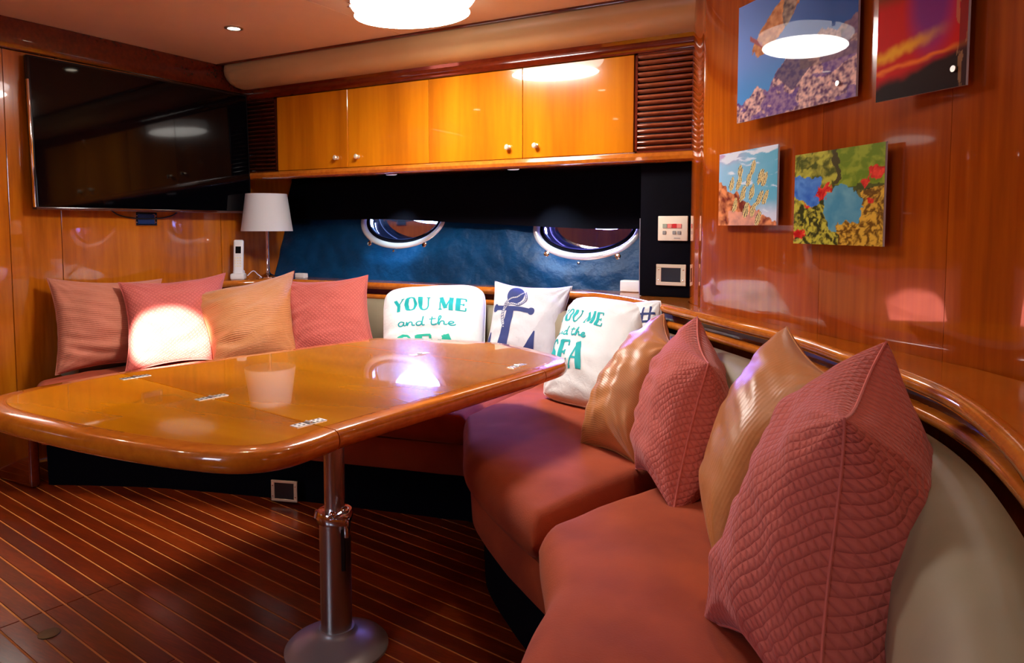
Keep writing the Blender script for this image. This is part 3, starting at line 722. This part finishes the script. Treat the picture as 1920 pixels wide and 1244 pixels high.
bm = bmesh.new(); add_box(bm, (0, 0, .020), (.088, .080, .040), Mp, .010, 3); add_box(bm, (0, .02, .045), (.070, .04, .03), Mp, .01, 3); bmo('dock', bm, M_white, ph)
Mh = Mp @ Matrix.Translation((0, 0, .025)) @ Matrix.Rotation(radians(-10), 4, 'X')
bm = bmesh.new(); add_box(bm, (0, 0, .120), (.062, .030, .225), Mh, .012, 4); hs = bmo('handset', bm, M_white, ph)
bm = bmesh.new(); add_box(bm, (0, -.0152, .165), (.034, .002, .045), Mh, .0008, 1); bmo('display', bm, M_screen, hs)
bm = bmesh.new()
for i in range(3):
    for j in range(4): add_box(bm, (-.015+.015*i, -.0154, .06+.018*j), (.010, .0016, .009), Mh, .0006, 1)
bmo('keypad', bm, M_cream, hs)
bm = bmesh.new(); tube(bm, catmull([(-3.79, 3.27, .885), (-3.77, 3.30, .915), (-3.76, 3.33, .89), (-3.745, 3.36, .866), (-3.76, 3.42, .863)], 8), .0025, 8)
bmo('cord', bm, M_white, ph)
box('plug_adapter', (-3.63, 3.52, .861), (-3.55, 3.56, .893), M_white, None, bev=.004); tag(bpy.data.objects['plug_adapter'], 'small white adapter block on the ledge right of the lamp base', 'adapter')

# ================================================================ pillows
def asin_(x): return math.asin(max(-1, min(1, x)))/(pi/2)*1.35
def pillow(corners, mat, label, T=.17, pinch=.09, roundc=0., N_=72, seed=0, wr=.006, cat='pillow', group=None, back=1.0, asym=0., edge=None, folds=0.):
    TL, TR, BR, BL = [Vector(c) for c in corners]
    C0 = (TL+TR+BR+BL)/4; ux = ((TR+BR)-(TL+BL)).normalized(); vy = ((TL+TR)-(BL+BR)).normalized(); nn = ux.cross(vy).normalized()   # towards the viewer side
    def S(u, v, side, lift=0.):
        pu = u*(1-pinch*(1-v*v)*abs(u)**1.5); pv = v*(1-pinch*(1-u*u)*abs(v)**1.5)
        k = 1-roundc*(u*u*v*v)**2; pu *= k; pv *= k
        a = (pu+1)/2; b = (pv+1)/2
        p = (BL*(1-a)+BR*a)*(1-b)+(TL*(1-a)+TR*a)*b
        f = (max(0, 1-u*u)*max(0, 1-v*v))**.45
        f2 = f*(1+asym*(-v))
        h = T/2*f2
        h += wr*noise.noise(Vector((u*2.1+seed, v*2.1, side*3.)))*min(1, f*1.6)*2
        # gathers that run out of the corners
        for cu, cv in ((-1, -1), (1, -1), (-1, 1), (1, 1)):
            du, dv = u-cu, v-cv; r = sqrt(du*du+dv*dv)+1e-4
            if r < 1.: h += wr*.55*sin(atan2(dv, du)*13+seed)*(1-r)**1.2*min(1, r*3)*min(1, f*3)
        if folds:
            h += folds*noise.noise(Vector((u*1.6+seed, v*5.5+.9*sin(u*2+seed), 4.+side)))*min(1, f*1.5)*(.6-.5*u)
        h = max(h, 0.0)
        return p+nn*((h+lift) if side > 0 else -(h*back)), nn
    V = []; F = []; UV = []; n = N_
    for side in (1, -1):
        for j in range(n+1):
            for i in range(n+1):
                u = -cos(pi*i/n)*.5-.5*(1-2*i/n); v = -cos(pi*j/n)*.5-.5*(1-2*j/n)
                u = max(-1, min(1, u)); v = max(-1, min(1, v))
                V.append(S(u, v, side)[0]); UV.append((.45+.225*(u+asin_(u))+seed*.37, .45+.225*(v+asin_(v))))
    m = (n+1)**2
    for j in range(n):
        for i in range(n):
            a = j*(n+1)+i; F.append((a, a+1, a+n+2, a+n+1)); F.append((m+a, m+a+n+1, m+a+n+2, m+a+1))
    bm = bmesh.new(); uvl = bm.loops.layers.uv.new('UVMap'); vv = [bm.verts.new(v) for v in V]
    for q in F:
        f = bm.faces.new([vv[x] for x in q])
        for l, x in zip(f.loops, q): l[uvl].uv = UV[x]
    bmesh.ops.remove_doubles(bm, verts=bm.verts, dist=.0002)
    o = bmo('throw_pillow', bm, mat, None, auto=None); tag(o, label, cat, group)
    # stitched seam welt round the rim
    rim = []
    for k in range(200):
        t = k/200*4; e = int(t); f = t-e; u, v = ((-1+2*f, -1), (1, -1+2*f), (1-2*f, 1), (-1, 1-2*f))[e]
        rim.append(S(u, v, 1)[0])
    bm = bmesh.new(); tube(bm, rim+rim[:1], .0028, 6, caps=False); bmo('seam_welt', bm, edge or mat, o)
    return o, S
def ribbon(name, S, strokes, mat, parent, lift=.0016):
    """strokes: (list of (u,v) points, width or list of widths): printed lettering that follows the cloth"""
    bm = bmesh.new()
    for pts, wd in strokes:
        c = resample(pts, max(8, int(len(pts)*6))); nn = normals2(c); K = len(c)
        ws = np.interp(np.linspace(0, 1, K), np.linspace(0, 1, len(wd)), wd) if isinstance(wd, (list, tuple)) else [wd]*K
        rows = []
        for p, q, w_ in zip(c, nn, ws):
            rows.append([bm.verts.new(S(p[0]+q[0]*w_*s, p[1]+q[1]*w_*s, 1, lift)[0]) for s in (-.5, -.17, .17, .5)])
        for a, b in zip(rows, rows[1:]):
            for k in range(3): bm.faces.new((a[k], a[k+1], b[k+1], b[k]))
    return bmo(name, bm, mat, parent)
def lettering(S, groups, mat, parent):
    for g in groups: ribbon('letter', S, g, mat, parent)
def disc(bm, S, c, ru, rv, n=24, lift=.0015, hole=0):
    cu, cv = c; rings = []
    for s in (hole if hole else .02, .35 if not hole else (hole+1)/2, .7 if not hole else (hole+1)/2+.01, 1):
        rings.append([bm.verts.new(S(cu+ru*s*cos(2*pi*i/n), cv+rv*s*sin(2*pi*i/n), 1, lift)[0]) for i in range(n)])
    for a, b in zip(rings, rings[1:]):
        for i in range(n): bm.faces.new((a[i], a[(i+1) % n], b[(i+1) % n], b[i]))
    if not hole: bm.faces.new(rings[0])
# letter strokes in a unit box (x 0..w, y 0..1); th thick, tn thin
th, tn = .40, .13
GL = {
 'Y': (.95, [([(.12, 1), (.48, .48)], th*.8), ([(.84, 1), (.50, .50)], tn), ([(.49, .52), (.49, 0)], th*.8), ([(.0, .98), (.28, .98)], tn), ([(.70, .98), (.98, .98)], tn), ([(.34, .02), (.64, .02)], tn)]),
 'O': (.95, [([(.5, 1), (.22, .9), (.1, .5), (.22, .1), (.5, 0)], [tn, th, th, th, tn]), ([(.5, 0), (.76, .1), (.88, .5), (.76, .9), (.5, 1)], [tn, tn*1.6, tn*2.2, tn*1.6, tn])]),
 'U': (.95, [([(.2, 1), (.2, .3), (.3, .06), (.5, 0)], [th, th, th*.7, tn]), ([(.5, 0), (.72, .08), (.8, .3), (.8, 1)], tn), ([(.05, .98), (.36, .98)], tn), ([(.66, .98), (.94, .98)], tn)]),
 'M': (1.15, [([(.14, 0), (.14, 1)], tn), ([(.16, 1), (.56, .1)], th*.85), ([(.56, .1), (.90, 1)], tn), ([(.94, 1), (.94, 0)], th*.9), ([(.02, .02), (.28, .02)], tn), ([(.78, .02), (1.1, .02)], tn)]),
 'E': (.85, [([(.2, 0), (.2, 1)], th), ([(.1, .97), (.78, .97)], tn), ([(.2, .5), (.62, .5)], tn), ([(.1, .03), (.8, .03)], tn), ([(.76, .97), (.76, .78)], tn), ([(.78, .03), (.78, .26)], tn), ([(.6, .6), (.6, .4)], tn)]),
 'S': (.8, [([(.70, .80), (.58, .97), (.36, .98), (.16, .82), (.26, .60), (.56, .42), (.70, .22), (.52, .03), (.28, .02), (.10, .2)], [tn, tn, tn*1.5, th*.8, th, th, th*.8, tn*1.5, tn, tn])]),
 'A': (.95, [([(.10, 0), (.48, 1)], tn), ([(.48, 1), (.84, 0)], th), ([(.24, .34), (.68, .34)], tn), ([(0, .02), (.24, .02)], tn), ([(.68, .02), (1.0, .02)], tn)]),
}
def text(word, u0, v0, hgt, wdt, gap=.06, slant=0.):
    """capital letters starting at (u0, v0), hgt high, each unit width scaled by wdt"""
    out = []; x = u0
    for ch in word:
        if ch == ' ': x += wdt*.55; continue
        W_, st = GL[ch]; grp = []
        for pts, w_ in st:
            P = [(x+px*wdt, v0+py*hgt+slant*(x-u0)) for px, py in pts]
            k = wdt*.9
            grp.append((P, [q*k for q in w_] if isinstance(w_, (list, tuple)) else w_*k))
        out.append(grp); x += (W_+gap*2)*wdt
    return out
SCRIPT = {   # small joined handwriting, unit x-height .5
 'a': (.55, [[(.45, .42), (.25, .5), (.08, .3), (.12, .05), (.3, .04), (.42, .25), (.45, .45), (.44, .1), (.55, .05)]]),
 'n': (.6, [[(.0, .05), (.08, .45), (.1, .05), (.2, .38), (.36, .46), (.42, .3), (.42, .08), (.6, .08)]]),
 'd': (.62, [[(.45, .40), (.25, .5), (.08, .3), (.12, .05), (.3, .04), (.42, .25), (.50, 1.15), (.46, .1), (.62, .05)]]),
 't': (.5, [[(.18, 1.05), (.15, .15), (.28, .03), (.48, .12)], [(.0, .70), (.42, .76)]]),
 'h': (.6, [[(.0, .1), (.2, .9), (.16, 1.15), (.08, .9), (.1, .03), (.2, .38), (.36, .46), (.42, .3), (.42, .08), (.6, .08)]]),
 'e': (.5, [[(.0, .15), (.3, .28), (.36, .45), (.2, .5), (.08, .3), (.14, .05), (.36, .04), (.5, .18)]]),
}
def script(word, u0, v0, hgt, wdt, w_=.02, slant=0.):
    out = []; x = u0
    for ch in word:
        if ch == ' ': x += wdt*.6; continue
        W_, st = SCRIPT[ch]
        for pts in st:
            c = catmull([(x+px*wdt, v0+py*hgt+slant*(x-u0)) for px, py in pts], 4)
            out.append((c, w_))
        x += W_*wdt*1.02
    return out
# upper far, upper near, lower near, lower far corner of the pillows along the right wall
P8 = [(-1.337, 3.187, 0.826), (-0.994, 3.097, 0.888), (-0.927, 2.876, 0.506), (-1.227, 2.933, 0.460)]
P9 = [(-0.909, 2.855, 0.852), (-0.740, 2.428, 0.790), (-0.767, 2.146, 0.460), (-0.996, 2.235, 0.459)]
P10 = [(-0.698, 2.574, 0.884), (-0.545, 2.136, 0.800), (-0.548, 1.820, 0.462), (-0.753, 2.107, 0.460)]
P11 = [(-0.349, 2.254, 0.908), (-0.178, 1.851, 0.843), (-0.374, 1.573, 0.458), (-0.490, 1.968, 0.463)]
P12 = [(-0.073, 1.871, 0.938), (-0.107, 1.285, 0.890), (-0.107, 1.080, 0.467), (-0.338, 1.318, 0.465)]
GP = 'throw pillows on the settee'
pillow([(-3.870, 2.079, .939), (-3.756, 2.64, .905), (-3.647, 2.52, .458), (-3.73, 2.025, .466)], M_rust, 'rust ribbed pillow at the far left end under the television', T=.19, seed=1, group=GP, asym=.1, folds=0.024, pinch=0.11)
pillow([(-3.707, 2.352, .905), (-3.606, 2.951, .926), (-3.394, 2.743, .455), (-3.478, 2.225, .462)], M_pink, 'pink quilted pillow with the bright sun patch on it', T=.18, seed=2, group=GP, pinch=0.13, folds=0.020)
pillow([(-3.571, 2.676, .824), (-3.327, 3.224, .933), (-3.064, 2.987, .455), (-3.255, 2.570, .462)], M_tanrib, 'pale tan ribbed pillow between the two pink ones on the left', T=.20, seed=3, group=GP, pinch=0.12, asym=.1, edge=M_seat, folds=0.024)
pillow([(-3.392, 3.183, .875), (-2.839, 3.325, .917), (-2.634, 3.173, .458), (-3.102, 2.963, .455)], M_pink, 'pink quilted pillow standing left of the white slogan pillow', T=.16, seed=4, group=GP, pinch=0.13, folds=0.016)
o, S = pillow([(-2.664, 3.245, .850), (-2.074, 3.409, .888), (-1.943, 3.160, .458), (-2.456, 2.984, .456)], M_canvas, 'white pillow with teal lettering left of the anchor pillow', T=.20, seed=5, group=GP, pinch=.02, roundc=.14, folds=0.016)
lettering(S, text('YOU ME', -.72, .20, .32, .245, .05), M_teal, o)
[ribbon('script_word', S, script(w_, u_, -.16, .19, .31, .026), M_teal, o) for w_, u_ in (('and', -.62), ('the', .02))]
lettering(S, text('SEA', -.66, -.76, .40, .42, .05), M_tealL, o)
o, S = pillow([(-2.020, 3.400, .905), (-1.610, 3.500, .888), (-1.542, 3.200, .457), (-1.921, 3.059, .458)], M_linen, 'pale grey pillow printed with a navy anchor and rope', T=.15, seed=6, group=GP, pinch=0.12, folds=0.012)
an = [([(-.50, -.66), (-.40, .28)], [.30, .20]), ([(-.84, .32), (.12, .24)], .10)]
an += [(catmull([(-1.0, -.34), (-.92, -.62), (-.70, -.80), (-.48, -.86), (-.20, -.82), (.10, -.62), (.24, -.34)], 6), [.04, .16, .22, .24, .22, .16, .04])]
for k_, st_ in enumerate(an): ribbon(('anchor_shank', 'anchor_stock', 'anchor_arms')[k_], S, [st_], M_navyp, o)
for pts_ in ([(-.98, -.58), (-.90, -.18)], [(.22, -.58), (.30, -.18)]): ribbon('anchor_fluke', S, [(pts_, [.26, .03])], M_navyp, o, .0022)
for c_ in ((-.86, .32), (.14, .24)):
    bm = bmesh.new(); disc(bm, S, c_, .085, .085); bmo('anchor_knob', bm, M_navyp, o)
bm = bmesh.new(); disc(bm, S, (-.33, .62), .23, .25); bmo('anchor_ring', bm, M_navyp, o)
rp = catmull([(-.10, .74), (-.26, .58), (-.44, .54), (-.58, .36), (-.62, .10), (-.52, -.06), (-.60, .20), (-.44, .40), (-.18, .36), (-.04, .52), (-.10, .74)], 6)
ribbon('rope_print', S, [(rp, .055)], M_navyp, o, .0020); ribbon('rope_core', S, [(rp, .028)], M_linen, o, .0026)
tw = resample(rp, 44)
ribbon('rope_twist', S, [([(p[0]-.014, p[1]-.014), (p[0]+.014, p[1]+.014)], .012) for p in tw[1:-1]], M_navyp, o, .0032)
o, S = pillow(P8, M_canvas, 'off white pillow with navy symbols half hidden behind the copper one', T=.14, seed=8, group=GP, pinch=.04, roundc=.06)
ribbon('navy_symbol', S, [([(.50, .60), (.92, .64)], .05), ([(.62, .78), (.60, .38)], .05), ([(.80, .80), (.78, .36)], .05), ([(.46, .42), (.90, .46)], .05), ([(.46, .42), (.44, .20), (.30, .16), (.28, 0)], .05)], M_navyp, o)
o, S = pillow([(-1.462, 3.190, .868), (-1.060, 3.115, .858), (-.960, 2.640, .462), (-1.425, 2.755, .470)], M_canvas, 'white pillow with slanting teal lettering behind the copper pillow', T=.20, seed=7, group=GP, pinch=.03, roundc=.10, folds=0.018)
lettering(S, text('YOU ME', -1.0, .30, .27, .215, .05, -.10), M_teal, o)
[ribbon('script_word', S, script(w_, u_, v_, .15, .25, .026, -.10), M_teal, o) for w_, u_, v_ in (('and', -.96, .02), ('the', -.45, -.02))]
lettering(S, text('SEA', -.98, -.52, .44, .34, .05, -.08), M_teal, o)
pillow(P9, M_satin, 'copper satin pillow leaning on the second slogan pillow', T=.27, seed=9, group=GP, pinch=0.09, wr=.009, asym=.15, folds=0.015)
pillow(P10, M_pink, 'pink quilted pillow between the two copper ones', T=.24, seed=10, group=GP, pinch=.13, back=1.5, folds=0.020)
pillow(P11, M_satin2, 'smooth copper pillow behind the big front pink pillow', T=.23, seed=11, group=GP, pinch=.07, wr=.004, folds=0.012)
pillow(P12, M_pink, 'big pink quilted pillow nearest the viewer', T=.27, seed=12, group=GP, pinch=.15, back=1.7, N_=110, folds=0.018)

# ================================================================ pictures on the right wall
def fbm(x, y, s, o=0., oct_=3):
    v = 0; a = .5
    for k in range(oct_):
        v += a*noise.noise(Vector((x*s*2**k+o, y*s*2**k-o, o*1.7+k))); a *= .5
    return v
def mixc(a, b, t): t = max(0, min(1, t)); return tuple(p*(1-t)+q*t for p, q in zip(a, b))
def sm_(a, b, x): t = max(0, min(1, (x-a)/(b-a))); return t*t*(3-2*t)
def art_diver(x, y):      # sea creature over a reef
    c = mixc((.16, .36, .95), (.0, .07, .36), x*1.25+.1*fbm(x, y, 3)); c = mixc(c, (.02, .30, .75), sm_(.6, .2, y)*.7)
    reef = .16+.20*x+.20*sm_(.28, .5, x)+.14*fbm(x, 0, 9, 2.)
    if y < reef:
        s = fbm(x, y, 26, 3., 2)+.5*fbm(x, y, 60, 9., 1); c = mixc((.10, .03, .12), (.85, .55, .50), .5+2.2*s)
        if fbm(x, y, 6, 5.) > .08: c = mixc(c, (.10, .04, .30), .7)
        if abs(x-.52)+abs(y-.32) < .16: c = mixc(c, (.03, .01, .12), .85)
        if x > .58 and y > .30: c = mixc(c, (.16, .09, .07), .5)
    dx, dy = x-.37, y-.74; a = radians(46); u = dx*cos(a)+dy*sin(a); v = -dx*sin(a)+dy*cos(a)
    if (u/.30)**2+(v/.10)**2 < 1+.5*fbm(x, y, 20, 8.): c = mixc((.42, .13, .03), (.75, .36, .12), .5+1.6*fbm(u, v, 24, 1.))
    dx, dy = x-.50, y-.92; a = radians(78); u = dx*cos(a)+dy*sin(a); v = -dx*sin(a)+dy*cos(a)
    if (u/.24)**2+(v/.06)**2 < 1: c = mixc((.08, .05, .06), (.45, .35, .25), .5+2*fbm(u, v, 20, 4.))
    if (((x-.24)*.8+(y-.6))**2 < .0004) and .12 < x < .24: c = (.35, .08, .10)
    return c
def art_sunset(x, y):
    c = (.62, .0, .0); c = mixc(c, (.10, .04, .0), sm_(.62, .8, y)*sm_(.75, .3, x)); c = mixc(c, (.22, .015, .2), sm_(.34, .12, sqrt((x-.62)**2+(y-.62)**2*.5)))
    c = mixc(c, (.9, .42, .01), sm_(.07, 0, abs(y-.30-.14*x+.04*fbm(x, y, 8)))*sm_(.9, .3, x))
    c = mixc(c, (.9, .18, .01), sm_(.03, 0, abs(y-.19-.08*x+.05*fbm(x*.4, y, 9, 2.))))
    c = mixc(c, (.012, 0, 0), sm_(.16, .06, y-.16*x+.05*fbm(x*.5, y, 8, 4.)))
    if x > .82: c = mixc(c, (.55, .28, .02), sm_(.6, .95, y)); 
    if x > .92: c = mixc(c, (.05, .01, .01), .6)
    if x > .88 and fbm(x*3, y*.5, 9, 6.) > .1: c = mixc(c, (.5, .25, .1), .5)
    return c
FISH = [(.24, .58, 80), (.36, .56, 78), (.53, .60, 75), (.74, .62, 70), (.80, .58, 72), (.45, .42, 70), (.60, .44, 72), (.72, .34, 62), (.82, .34, 60), (.30, .28, 68), (.52, .22, 75), (.62, .20, 72), (.70, .08, 66), (.40, .72, 74), (.60, .76, 72)]
def art_fish(x, y):
    x, y = x+.05*fbm(x, y, 6, 11.), y+.05*fbm(x, y, 6, 15.)
    c = mixc((.28, .55, .80), (.10, .42, .62), x+.3*fbm(x, y, 5)); c = mixc(c, (.62, .68, .86), sm_(.35, .1, y)*sm_(.5, .8, x))
    c = mixc(c, (.50, .28, .50), .8*sm_(.80, .95, y+.1*fbm(x, y, 5, 3.))*sm_(.6, .1, x)); c = mixc(c, (.65, .78, .92), sm_(.2, .35, fbm(x*.6, y*3, 5, 7.)+.3*sm_(.7, 1, y)))
    r = .62-.62*x+.16*fbm(x, y, 7, 2.)
    if y < r: c = mixc((.16, .02, .01), (.80, .30, .12), .55+2*fbm(x, y, 10, 1.)); 
    if y < .2 and .2 < x < .7: c = mixc(c, (.75, .40, .34), .6)
    for fx_, fy__, a in FISH:
        a = radians(a); dx, dy = x-fx_, y-fy__; u = dx*cos(a)+dy*sin(a); v = -dx*sin(a)+dy*cos(a)
        if (u/.10)**2+(v/.040)**2 < 1: c = (.04, .04, .05) if sin(v*260) > .35 else (.80, .68, .30)
    return c
def art_bay(x, y):
    x, y = x+.10*fbm(x, y, 5, 11.)+.05*fbm(x, y, 18, 1.), y+.10*fbm(x, y, 5, 15.)+.05*fbm(x, y, 18, 5.)
    g = fbm(x, y, 22, 2., 3); c = mixc((.03, .035, .003), (.52, .50, .05), .5+3.4*g)
    if y > .56: c = mixc((.07, .09, .005), (.46, .46, .05), .5+2.6*fbm(x, y, 13, 5.)); 
    if y > .56 and x > .5: c = mixc(c, (.17, .30, .005), .65)
    if .42 < x < .56 and y > .62 and abs(x-.50-.1*(y-.8)) < .03: c = (.06, .05, .01)
    if y > .5 and y < .6 and x > .45: c = mixc(c, (.03, .02, .01), .75)
    if x < .32 and .44 < y < .76 and y > .50-.3*x+.05*g: c = mixc((.02, .12, .55), (.10, .30, .75), .5+1.5*fbm(x, y, 8))
    if ((x-.58)/.22)**2+((y-.38)/.22)**2 < 1: c = mixc((.02, .22, .40), (.15, .40, .52), .5+fbm(x, y, 5))
    if x > .55 and y < .26+.05*g or (x > .78 and y < .55): c = mixc((.14, .06, .0), (.70, .42, .04), .5+3.4*fbm(x, y, 26, 8.))
    for cx_, cy__, rr, ee in ((.36, .55, .075, 1), (.05, .10, .075, 1), (.93, .72, .085, .7), (.84, .62, .05, 1), (.15, .43, .05, .5), (.84, .44, .03, 1)):
        if sqrt((x-cx_)**2+((y-cy__)/ee)**2) < rr*(1+1.2*fbm(x, y, 30, 3.)): c = mixc((.45, .0, .0), (.85, .06, .03), .5+2*g)
    return c
def print_mat():
    m, t, b = newmat('acrylic_print'); a = N(t, 'ShaderNodeVertexColor'); a.layer_name = 'print'
    t.links.new(a.outputs[0], b.inputs['Base Color']); setp(b, Roughness=.5, Coat_Weight=.32, Coat_Roughness=.015, Specular_IOR_Level=.1); return m
M_print = print_mat(); M_acry = plain('acrylic_edge', (.75, .76, .8), .15)
def picture(s0, s1, z0, z1, fn, label, n, so=.032, turn=0.):
    """hung on stand-offs: s runs along the straight part of the right wall"""
    a = W0+WD*s0-WN*(so-turn); b = W0+WD*s1-WN*(so+turn)
    e = empty('wall_picture', (a[0], a[1], z0)); tag(e, label, 'picture', 'acrylic pictures on the right wall')
    nx_ = n; nz_ = int(n*(z1-z0)/(s1-s0)); V = []; F = []
    for j in range(nz_+1):
        for i in range(nx_+1):
            p = a+(b-a)*i/nx_; V.append((p[0], p[1], z0+(z1-z0)*j/nz_))
    for j in range(nz_):
        for i in range(nx_): q = j*(nx_+1)+i; F.append((q, q+1, q+nx_+2, q+nx_+1))
    me = bpy.data.meshes.new('print'); me.from_pydata(V, [], F); me.materials.append(M_print)
    ca = me.color_attributes.new('print', 'FLOAT_COLOR', 'POINT')
    cols = np.ones((len(V), 4), np.float32)
    for j in range(nz_+1):
        for i in range(nx_+1): cols[j*(nx_+1)+i, :3] = fn(i/nx_, j/nz_)
    ca.data.foreach_set('color', np.clip(cols, 0, 1).ravel())
    link('print', me, e)
    V = []; 
    for off_ in (.001, .007):
        for p, z in ((a, z0), (b, z0), (b, z1), (a, z1)): V.append((p[0]+WN[0]*off_, p[1]+WN[1]*off_, z))
    mesh('backing', V, [(0, 1, 2, 3), (7, 6, 5, 4), (0, 4, 5, 1), (1, 5, 6, 2), (2, 6, 7, 3), (3, 7, 4, 0)], M_acry, e, smooth=False)
    for fs, fz in ((.12, .12), (.88, .12), (.12, .88), (.88, .88)):
        p = W0+WD*(s0+(s1-s0)*fs); z = z0+(z1-z0)*fz
        bm = bmesh.new(); tube(bm, [(p[0]-WN[0]*(so-.006), p[1]-WN[1]*(so-.006), z), (p[0]+WN[0]*.004, p[1]+WN[1]*.004, z)], .008, 12); bmo('standoff', bm, M_steel, e)
picture(.066, .655, 1.574, 1.985, art_diver, 'large blue reef photograph with a brown sea creature, upper left', 170, so=.042, turn=-.016)
picture(.775, 1.040, 1.535, 1.900, art_sunset, 'red and yellow sunset picture, upper right', 130, so=.044, turn=-.014)
picture(-.100, .288, 1.204, 1.477, art_fish, 'small picture of striped fish over a reef, lower left', 130)
picture(.385, .788, 1.145, 1.430, art_bay, 'picture of a blue bay framed by green leaves and red flowers, lower right', 150)

# ================================================================ ceiling lights and floor fittings
for i, (x, y) in enumerate(DOWNLIGHTS):
    e = empty('ceiling_downlight', (x, y, ZC)); tag(e, 'small round recessed downlight near the left end of the cove' if i == 0 else DL[i], 'light', 'ceiling downlights')
    bm = bmesh.new(); nn_ = 36; pr = [(.030, ZC-.001), (.046, ZC-.001), (.047, ZC-.005), (.040, ZC-.008), (.031, ZC-.006)]
    R = [[bm.verts.new((x+r*cos(2*pi*k/nn_), y+r*sin(2*pi*k/nn_), z)) for k in range(nn_)] for r, z in pr]
    for a in range(len(R)):
        for k in range(nn_): bm.faces.new((R[a][k], R[a][(k+1) % nn_], R[(a+1) % len(R)][(k+1) % nn_], R[(a+1) % len(R)][k]))
    bmo('bezel', bm, M_steel, e)
    bm = bmesh.new(); lathe(bm, [(.031, ZC-.001), (.031, ZC-.004), (.02, ZC-.0065), (.006, ZC-.0075)], (x, y, 0), 28); bmo('lens', bm, M_bulb, e)
    lamp('downlight_beam', 'SPOT', (x, y, ZC-.012), DOWN_W*(.35 if i == 0 else 1), WARM, (x, y, 0), spot_size=radians(150), spot_blend=.9, shadow_soft_size=.03)
e = empty('ceiling_lamp', (-2.02, 2.68, ZC)); tag(e, 'large bright lens shaped ceiling lamp with chrome clips', 'light')
OX, OY = -2.02, 2.68; bm = bmesh.new(); nn_ = 64; R = []
def lens(k, s):
    a = 2*pi*k/nn_; cxx, syy = cos(a), sin(a)
    return OX+.315*s*np.sign(cxx)*abs(cxx)**1.0, OY+.235*s*np.sign(syy)*abs(syy)**1.3
for s, z in ((1, ZC-.022), (1.0, ZC-.03), (.97, ZC-.042), (.8, ZC-.058), (.5, ZC-.070), (.2, ZC-.075)): R.append([bm.verts.new((*lens(k, s), z)) for k in range(nn_)])
for a, b in zip(R, R[1:]):
    for k in range(nn_): bm.faces.new((a[k], a[(k+1) % nn_], b[(k+1) % nn_], b[k]))
bm.faces.new(R[0][::-1]); bm.faces.new(R[-1]); bmo('diffuser', bm, M_oval, e)
bm = bmesh.new(); R = [[bm.verts.new((*lens(k, s), z)) for k in range(nn_)] for s, z in ((1.02, ZC), (1.02, ZC-.024), (.9, ZC-.024), (.9, ZC))]
for a in range(4):
    for k in range(nn_): bm.faces.new((R[a][k], R[a][(k+1) % nn_], R[(a+1) % 4][(k+1) % nn_], R[(a+1) % 4][k]))
bmo('rim', bm, M_steel, e)
for k in (-17, -8, -26, 16, 40, 56):
    x, y = lens(k, 1.0); bm = bmesh.new(); add_box(bm, (x, y, ZC-.032), (.018, .018, .026), None, .005, 2); bmo('clip', bm, M_chrome, e)
lamp('oval_glow', 'AREA', (OX, OY, ZC-.085), OVAL_W, (1, .94, .86), (OX, OY, 0), shape='ELLIPSE', size=.55, size_y=.42)
# flush floor ring and hatch catch
bm = bmesh.new(); lathe(bm, [(.030, 0), (.030, .003), (.026, .0045), (.012, .003)], (-2.217, 1.155, .0005), 30)
o = bmo('floor_ring', bm, M_bronze); tag(o, 'flush round steel lifting ring set in the teak floor', 'floor fitting')

for o in bpy.data.objects:
    if o.type == 'LIGHT': o.visible_camera = True
